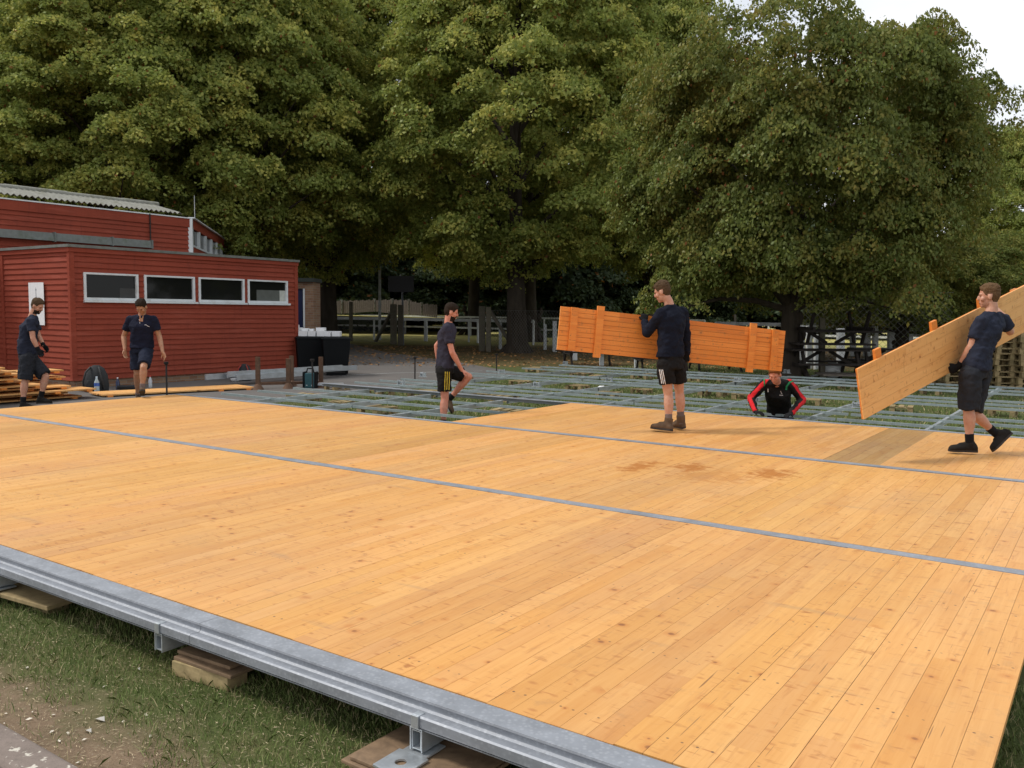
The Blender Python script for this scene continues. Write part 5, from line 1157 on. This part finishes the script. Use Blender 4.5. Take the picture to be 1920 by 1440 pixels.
    m.loft([(hm+(hip-hm)*0-(wa-hip).normalized()*.005, r*.178*bulk, f*.128*bulk), (hip.lerp(wa, .6), r*.172*bulk, f*.124*bulk), (wa.lerp(ch, .3), r*.166*bulk, f*.122*bulk)], 20)
    for k in ('l', 'r'):
        s_, e, w = pt['sh_'+k], pt['el_'+k], pt['wr_'+k]
        if sleeve <= 1: q = s_.lerp(e, sleeve); m.tube([s_, s_.lerp(e, sleeve*.5), q], [.066*bulk, .064*bulk, .064*bulk], 14); m.ell(s_, (.067*bulk,)*3, seg=12)
        else: limb(m, s_, e, .064*bulk, .054, .003); limb(m, e, e.lerp(w, .93), .053, .039, .003)
    out['top'] = child(m, 'jumper' if sleeve > 1 else 'shirt', top, .0095, 3, fold*1.7, .09)
    # shorts
    if legs:
        m = MB(); m.loft([(hip.lerp(wa, .55), r*.158, f*.112), (hip, r*.172, f*.125), (hip-(wa-hip).normalized()*.07, r*.170, f*.122)], 20)
        for k in ('l', 'r'):
            hp, kn = pt['hip_'+k], pt['kn_'+k]; q = hp.lerp(kn, short); m.tube([hp, hp.lerp(kn, short*.5), q], [.104*shortw, .100*shortw, .098*shortw], 16); m.ell(hp, (.104*shortw,)*3, seg=12)
        out['shorts'] = child(m, 'shorts', bottom, .0095, 3, fold*1.5, .08)
        # socks and shoes
        ms, mt, mso = MB(), MB(), MB()
        for k in ('l', 'r'):
            if 'heel_'+k not in pt: continue
            an, kn = pt['an_'+k], pt['kn_'+k]; du = (kn-an).normalized(); ms = MB(); ms.tube([an-du*.03, an+du*sock[1]*.5, an+du*sock[1]], [.043, .044, .046], 12); child(ms, 'sock', sock[0], .009, 1)
            mt = MB(); d_, u_, s__, L_ = shoe(mt, pt['heel_'+k], pt['toe_'+k], an+du*boots, 1., shoew, .03 if boots else .0); c = child(mt, 'boot' if boots else 'shoe', shoes[0], .0085, 2, .004)
            mso = MB(); sole(mso, d_, u_, s__, L_, pt['heel_'+k]); me2 = mso.mesh('sole', [shoes[1]]); me2.transform(Matrix.Translation(-base)); c2 = bpy.data.objects.new('sole', me2); COL.objects.link(c2); c2.parent = c
            for q_ in (.36, .45, .54, .62):   # laces across the instep
                ml_ = MB(); c0_ = pt['heel_'+k]+d_*L_*q_+u_*(.115-.10*(q_-.30))*1.; ml_.tube([c0_-s__*.026-u_*.008, c0_+u_*.004, c0_+s__*.026-u_*.008], .0028, 5); me3 = ml_.mesh('lace', [M_SOLE if not boots else F_SOCK]); me3.transform(Matrix.Translation(-base)); c3 = bpy.data.objects.new('lace', me3); COL.objects.link(c3); c3.parent = c
    # gloves
    for i, k in enumerate(('l', 'r')):
        if gloves[i]:
            hd = hands[k]; m = MB(); w, e = pt['wr_'+k], pt['el_'+k]; hand(m, w, hd[0], hd[1], hd[2], 1.18, hd[3], hd[4] if len(hd) > 4 else .8); m.tube([w+(e-w).normalized()*.055, w], [.036, .033], 12); child(m, 'glove', F_GLOVE, .0065, 2)
    # hair, eyes, mouth: hair and beard are shells grown from the surface of the head
    def sst(x, a, b): x = min(1, max(0, (x-a)/(b-a))); return x*x*(3-2*x)
    def shell(name, mat, hl, thick):
        bm = bmesh.new(); bm.from_mesh(me); RI = RM.transposed(); keep = {}
        for v in bm.verts:
            q = RI @ (v.co+base-hc); keep[v] = (q, hl(q)) if q.length < .16 else (q, -1)
        bmesh.ops.delete(bm, geom=[f_ for f_ in bm.faces if all(keep[v][1] <= 0 for v in f_.verts)], context='FACES')
        bmesh.ops.subdivide_edges(bm, edges=bm.edges[:], cuts=1, use_grid_fill=True); bm.normal_update()
        for v in bm.verts:
            q = RI @ (v.co+base-hc); k = hl(q); e = sst(k, -.004, .016)
            n_ = mn_noise.noise(q*70)*.5+mn_noise.noise(q*160)*.3
            v.co += v.normal*(-.003+e*(thick(q)*(1+.45*n_)+.003))
        nm = bpy.data.meshes.new(name); bm.to_mesh(nm); bm.free(); nm.materials.clear(); nm.materials.append(mat); nm.polygons.foreach_set('use_smooth', [True]*len(nm.polygons)); nm.polygons.foreach_set('material_index', [0]*len(nm.polygons))
        c = bpy.data.objects.new(name, nm); COL.objects.link(c); c.parent = o; return c
    def hairline(q):
        a_, b_, c_ = abs(q.x), q.y, q.z
        if a_ > .072 and -.035 < b_ < .02 and c_ < .028: return -1
        lo = -.062*hairlen+.070*sst(b_, -.045, .012)+.060*sst(b_, .030, .075)+.012*sst(a_, .03, .07)*sst(b_, .02, .06)
        return c_-lo+.010*mn_noise.noise(q*45+Vector((dep, 0, 0)))
    shell('hair', hair, hairline, lambda q: .004+.018*sst(q.z, .03, .10)+.006*sst(-q.y, .02, .08)+.008*sst(q.z, .05, .09)*mn_noise.noise(q*28+Vector((dep, 3, 0))))
    if beard: shell('beard', beard, lambda q: min(-.046+.022*sst(q.y, .065, .09)+.008*mn_noise.noise(q*60)-q.z, q.y-.002) if not (q.y > .07 and -.071 < q.z < -.052 and abs(q.x) < .022) and q.z > -.125 else -1, lambda q: .0035)
    for s_ in (-1, 1):
        m = MB(); m.ell(H(s_*.032, .0815, .008), (.0085, .004, .0035), RM, 8); child(m, 'eye', M_EYE, 0)
        m = MB(); m.ell(H(s_*.033, .0875, .024), (.015, .004, .0028), RM, 8); child(m, 'eyebrow', hair, 0)
    m = MB(); m.ell(H(0, .0895, -.061), (.019, .004, .0035), RM, 10); child(m, 'mouth', M_LIP, 0)
    if collar: collar(child, pt, H, r, f, sr)
    return out
def decal(P_, garment, lines, mat, name, w, up=.004, n=10):
    """a strip that lies on a garment: polyline of photo points laid on the cloth surface"""
    g_ = P_[garment] if isinstance(garment, str) else garment; bm = bmesh.new(); bm.from_mesh(g_.data); bm.transform(Matrix.Translation(P_['base'])); bv = BVHTree.FromBMesh(bm); bm.free(); m = MB()
    for ln in lines:
        cum = [0]
        for a, b in zip(ln[:-1], ln[1:]): cum.append(cum[-1]+math.hypot(b[0]-a[0], b[1]-a[1]))
        row = []
        for i in range(n+1):
            s = cum[-1]*i/n; k = 0
            while k < len(ln)-2 and cum[k+1] < s: k += 1
            t = (s-cum[k])/max(1e-6, cum[k+1]-cum[k]); a, b = ln[k], ln[k+1]; x, y = a[0]+(b[0]-a[0])*t, a[1]+(b[1]-a[1])*t; dx, dy = b[0]-a[0], b[1]-a[1]; l = math.hypot(dx, dy); nx, ny = -dy/l*w/2, dx/l*w/2; pr = []
            for sg in (1, -1):
                d = ray(x+nx*sg, y+ny*sg).normalized(); h = bv.ray_cast(C0, d)
                pr.append(h[0]+h[1]*up if h[0] is not None else None)
            row.append(pr)
        for a, b in zip(row[:-1], row[1:]):
            if all(p is not None for p in a+b) and (a[0]-b[0]).length < .2: m.add([a[0], a[1], b[1], b[0]], [(0, 1, 2, 3)])
    if not m.v: return
    m.v = [tuple(Vector(v)-P_['base']) for v in m.v]; o = bpy.data.objects.new(name, m.mesh(name, [mat])); COL.objects.link(o); o.parent = P_['root']; 
    sd = o.modifiers.new('th', 'SOLIDIFY'); sd.thickness = .002; return o
def sleeve_panel(P_, garment, segs, dirs, mat, half=.030, cosmin=.2):
    """a coloured panel let into a sleeve: faces of the cloth along the outer side of the arm"""
    g_ = P_[garment]; g_.data.materials.append(mat); idx = len(g_.data.materials)-1; B_ = P_['base']
    for p in g_.data.polygons:
        c = p.center+B_
        for (a, b), d in zip(segs, dirs):
            ab = b-a; t = max(-.12, min(1.02, (c-a).dot(ab)/ab.length_squared)); q = a+ab*t; v = c-q
            if v.length > .09: continue
            d2 = (d-ab*(d.dot(ab)/ab.length_squared)).normalized(); s_ = ab.cross(d2).normalized()
            if v.dot(d2) > 0 and abs(v.dot(s_)) < half: p.material_index = idx; break
F_WHITE = plain('white_print', (.72, .70, .70), .7, .05); F_YEL = plain('yellow_print', (.62, .45, .04), .7, .05)

# the man in the black jumper, carrying the battened panel
f4 = -RH*.5+FH*.86
p4 = person(10.55, f4, dict(hipc=(1258, 680), waist=(1257, 652), chest=(1259, 610), neck=(1256, 573, -.01), head=(1242, 548, -.0), sh_l=(1239, 589, -.09), sh_r=(1280, 587, .08), el_l=(1213, 625, .03), wr_l=(1209, 603, .17),
    el_r=(1287, 634, .14), wr_r=(1287, 664, .26), hip_l=(1247, 684, -.05), hip_r=(1269, 683, .06), kn_l=(1253, 740, .0), kn_r=(1274, 736, .16), an_l=(1254, 797, -.02), an_r=(1277, 791, .2), hem=(1256, 668),
    heel_l=(1258, 817, -.06), toe_l=(1221, 810, .14), heel_r=(1282, 812, .19), toe_r=(1262, 805, .38)),
    'man in black jumper, white-striped black shorts and brown boots carrying the battened panel', SK_FAIR, F_JUMPER, F_BLK, H_BROWN, -RH*.86+FH*.42-Z*.32, gloves=(1, 1), sleeve=2, short=.62, shoes=(M_BOOT, M_SOLE), sock=(F_SOCK, .135), boots=.055, shoew=1.25,
    hands=dict(l=(Z*.9+FH*.4, FH*.9-Z*.3, -RH*.3+FH, (.7, .7, .7)), r=(-Z*.95+FH*.2, FH*.6+RH*.0, -RH, (.7, .7, .7))), bulk=1.02, fold=.024)
decal(p4, 'shorts', [[(1236.5, 693), (1239, 706), (1241, 719)], [(1239.5, 693), (1242, 706), (1244, 719.5)], [(1242.5, 693), (1245, 706), (1247.5, 720)]], F_WHITE, 'stripe', 1.3)
decal(p4, 'shorts', [[(1229.5, 690), (1230, 693)]], F_WHITE, 'badge', 2.5)
# the man in the navy T-shirt walking left with the plain panel
f6 = -RH*.78+FH*.62
p6 = person(9.10, f6, dict(hipc=(1829, 696), waist=(1834, 664), chest=(1848, 622), neck=(1859, 585, .0), head=(1854, 556, .0), sh_l=(1838, 604, -.10), sh_r=(1881, 601, .12), el_l=(1821, 650, -.06), wr_l=(1798, 687, .06),
    el_r=(1894, 622, .16), wr_r=(1880, 590, .26), hip_l=(1820, 702, -.07), hip_r=(1838, 700, .07), kn_l=(1816, 768, -.02), kn_r=(1822, 772, .10), an_l=(1818, 829, .0), an_r=(1866, 812, .12), hem=(1832, 693),
    heel_l=(1830, 850, .0), toe_l=(1779, 844, .05), heel_r=(1896, 815, .12), toe_r=(1863, 853, .06), ),
    'man in navy T-shirt and long dark shorts walking left with the plain panel', SK_FAIR, F_NAVY, F_SHORT, H_FAIR, -RH*.88+FH*.42-Z*.06, gloves=(1, 0), sleeve=.66, short=.98, hands=dict(l=(-RH*.75-Z*.45+FH*.25, FH*.9-RH*.1, Z*.6-RH*.3, (.75, .75, .75)), r=(-RH*.5+Z*.5+FH*.3, FH*.7-Z*.6, -RH, (.5, .5, .5))), bulk=1.05, shortw=1.05, shoew=1.15, fold=.026)
# the man standing in the notch of the frame, hand on his raised knee
f3 = RH*.94+FH*.34
p3 = person(12.55, f3, dict(hipc=(834, 690), waist=(835, 668), chest=(837, 630), neck=(842, 606, .0), head=(846, 586, .0), sh_r=(837, 617, -.16), sh_l=(845, 615, .15), el_r=(848, 661, -.19), wr_r=(866, 694, -.10), el_l=(819, 648, .2), wr_l=(822, 682, .22),
    hip_r=(832, 696, -.09), hip_l=(836, 695, .09), kn_r=(834, 748, -.08), kn_l=(879, 706, .20), an_r=(831, 797, -.09), an_l=(843, 748, .26), hem=(834, 690), heel_r=(828, 809, -.09), toe_r=(856, 808, .0), heel_l=(830, 748, .26), toe_l=(846, 776, .24), ),
    'bearded man in yellow-striped black shorts standing in the frame, hand on his raised knee', SK_RED, F_CHAR, F_BLK, H_DARK, RH*.92+FH*.12-Z*.26, sleeve=.62, short=.72, beard=H_DARK, hands=dict(r=(RH*.75-Z*.45+FH*.1, -Z*.8+FH*.2, -FH*.5+Z*.5, (.35, .35, .35)), l=(-Z, RH, RH, (.3, .3, .3))), bulk=1.0, shoes=(M_BOOT, M_SOLE), sock=(F_SOCKB, .08), boots=.0, fold=.02)
decal(p3, 'shorts', [[(835, 697), (834, 716), (834, 734)], [(838.5, 697), (838, 716), (837.5, 734.5)], [(842, 697), (842, 716), (841.5, 735)]], F_YEL, 'stripe', 1.3)
# the man in the polo shirt stepping up on to the far corner of the deck
p2 = person(14.45, -FH+RH*.03, dict(hipc=(266, 654, .02), waist=(266, 636, -.02), chest=(265.5, 610, -.08), neck=(265, 592, -.12), head=(265.5, 576, -.18), sh_r=(244.5, 600, -.07), sh_l=(287, 600, -.07), el_r=(232, 631, -.0), wr_r=(234, 656, -.1), el_l=(299, 631, .0), wr_l=(305, 660, -.16),
    hip_r=(256.5, 659, .05), hip_l=(275, 658, .0), kn_r=(257, 700, .06), kn_l=(269, 690, -.36), an_r=(259, 742, .32), an_l=(267, 727, -.36), hem=(266, 652), heel_l=(267, 742, -.33), toe_l=(266.5, 733, -.60), heel_r=(259, 752, .36), toe_r=(258, 757, .12)),
    'man in dark polo shirt stepping forward on to the far corner of the deck', SK_TAN, F_NAVY2, F_DKSHORT, H_DARK, -FH*.80-RH*.05-Z*.62, sleeve=.62, short=.84, sock=(F_SOCK, .07), shoes=(M_BOOT, M_SOLE), hands=dict(r=(-Z*.95-FH*.2+RH*.1, RH*.6-FH*.3, -FH, (.25, .25, .3)), l=(-Z*.8+RH*.45-FH*.2, -FH*.3-Z*.3, -RH*.6-Z*.4, (.2, .25, .3))), bulk=1.10, shortw=1.04, fold=.018)
decal(p2, 'top', [[(265.3, 592), (264.6, 603)]], SK_TAN, 'open_neck', 7)
decal(p2, 'top', [[(260.5, 599.5), (262, 600)], [(261.5, 605.5), (263, 606)]], F_WHITE, 'button', 1.2)
decal(p2, 'top', [[(271, 609.5), (274, 609), (276, 611), (280, 612.5)]], F_WHITE, 'logo', .6)
# the bearded man at the far left
p1 = person(14.4, RH*.97-FH*.12, dict(hipc=(53, 668), waist=(50.5, 648), chest=(55, 613), neck=(61, 592, .0), head=(70, 574.5, .0), sh_r=(57.5, 603, -.16), sh_l=(64, 602, .16), el_r=(62, 635, -.19), wr_r=(72, 656, -.16), el_l=(73, 632, .16), wr_l=(82, 648, .08),
    hip_r=(51, 673, -.09), hip_l=(57, 673, .09), kn_r=(47, 715, -.09), kn_l=(86, 706, .08), an_r=(43, 754, -.1), an_l=(77, 743, .08), hem=(53, 664), heel_r=(38, 764, -.1), toe_r=(66, 766, -.1), heel_l=(70, 757, .08), toe_l=(97, 757, .08)),
    'bearded man in navy T-shirt and black gloves walking right beside the panel stack', SK_MID, F_NAVY, F_SHORT, H_BROWN, RH*.90-FH*.12-Z*.42, gloves=(1, 1), sleeve=.58, short=.92, beard=H_DARK, hands=dict(r=(RH*.5-Z*.8, RH*.3-FH*.5-Z*.3, RH+FH*.2, (.45, .45, .45)), l=(RH*.6-Z*.7, -FH*.5-Z*.3, RH, (.45, .45, .45))), bulk=1.04, shortw=1.12, fold=.022, shoew=1.1)
# the man crouching in the frame, leaning on the edge of the deck
p5 = person(12.75, -FH*.93-RH*.2, dict(hipc=(1463, 784, .30), waist=(1461, 766, .18), chest=(1458, 734, -.06), neck=(1456, 715, -.20), head=(1453, 703, -.36), sh_r=(1434, 720, -.08), sh_l=(1479, 719, -.06), el_r=(1408, 747, -.10), wr_r=(1417, 772, -.42), el_l=(1504, 750, -.08), wr_l=(1482, 776, -.45),
    hip_r=(1453, 788, .30), hip_l=(1474, 788, .30), kn_r=(1446, 805, -.1), kn_l=(1480, 805, -.1), an_r=(1455, 799, .42), an_l=(1475, 799, .42), hem=(1463, 786, .28)),
    'ginger-haired man in black top with red sleeves, crouching and leaning on the deck edge', SK_RED, F_BLK, F_DKSHORT, H_GING, -FH*.72-RH*.42-Z*.42, gloves=(1, 1), sleeve=2, short=.8, hands=dict(r=(RH*.45-FH*.75-Z*.05, -Z, RH*.6-FH, (.2, .2, .2)), l=(-RH*.6-FH*.65-Z*.05, -Z, -RH*.5-FH, (.2, .2, .2))), bulk=1.04, fold=.022)
pt5 = p5['pt']
for k, sg in (('r', -1), ('l', 1)): sleeve_panel(p5, 'top', [(pt5['sh_'+k], pt5['el_'+k]), (pt5['el_'+k], pt5['wr_'+k])], [RH*sg*.55-FH*.85+Z*.25, RH*sg*.45-FH*.9], F_RED)
decal(p5, 'top', [[(1489, 714), (1480, 717), (1474, 724), (1473, 731)]], F_GREEN, 'strap', 3.2, .010, 16)
decal(p5, 'top', [[(1432, 709), (1433, 716), (1433, 724)]], F_GREEN, 'strap', 2.2, .010, 12)
decal(p5, 'top', [[(1463, 733), (1465, 737), (1466, 739)], [(1461, 741), (1468, 741.6)]], plain('crest_thread', (.45, .40, .38), .8), 'crest', 1.3)
decal(p5, 'top', [[(1440, 729), (1440.5, 735)]], F_WHITE, 'crest', 1.4)

# ------------------------------------------------------------------ carried panels
def carried(lab, O_, Yp, Xp, battens, top, under):
    Yv = (Yp-O_).normalized(); Xv = Xp-O_; Xv = (Xv-Yv*Xv.dot(Yv)).normalized(); N = Xv.cross(Yv)
    t = empty('carried_floor_panel', (0, 0, 0), lab, 'floor panel'); t.matrix_world = Matrix.Translation(O_) @ Matrix((Xv, Yv, N)).transposed().to_4x4()
    m = MB(); mu = MB()
    for i in range(5): m.box2((i*.105+.0006, 0, -.011), ((i+1)*.105-.0006, PL, 0))
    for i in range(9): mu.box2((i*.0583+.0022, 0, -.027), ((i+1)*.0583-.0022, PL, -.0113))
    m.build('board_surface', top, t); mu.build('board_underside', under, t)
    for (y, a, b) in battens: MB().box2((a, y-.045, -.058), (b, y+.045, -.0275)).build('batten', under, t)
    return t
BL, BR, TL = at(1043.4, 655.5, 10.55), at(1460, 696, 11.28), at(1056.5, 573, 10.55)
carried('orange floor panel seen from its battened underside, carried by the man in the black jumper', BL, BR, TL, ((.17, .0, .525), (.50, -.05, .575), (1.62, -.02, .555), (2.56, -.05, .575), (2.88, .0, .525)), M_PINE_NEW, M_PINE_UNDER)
A_, B_, D_ = at(1608, 692, 8.42), at(1920, 536, 9.75), at(1620, 787, 8.56)
carried('plain pine floor panel, smooth side to the camera, carried slanting by the walking man', A_, B_, D_, ((.36, -.085, .50), (1.28, -.085, .50), (2.12, -.085, .50), (2.75, 0, .5)), M_PINE_NEW, M_PINE_UNDER)
# nothing below may be coplanar with the floor; name clean-up so that each kind carries Blender's own suffix
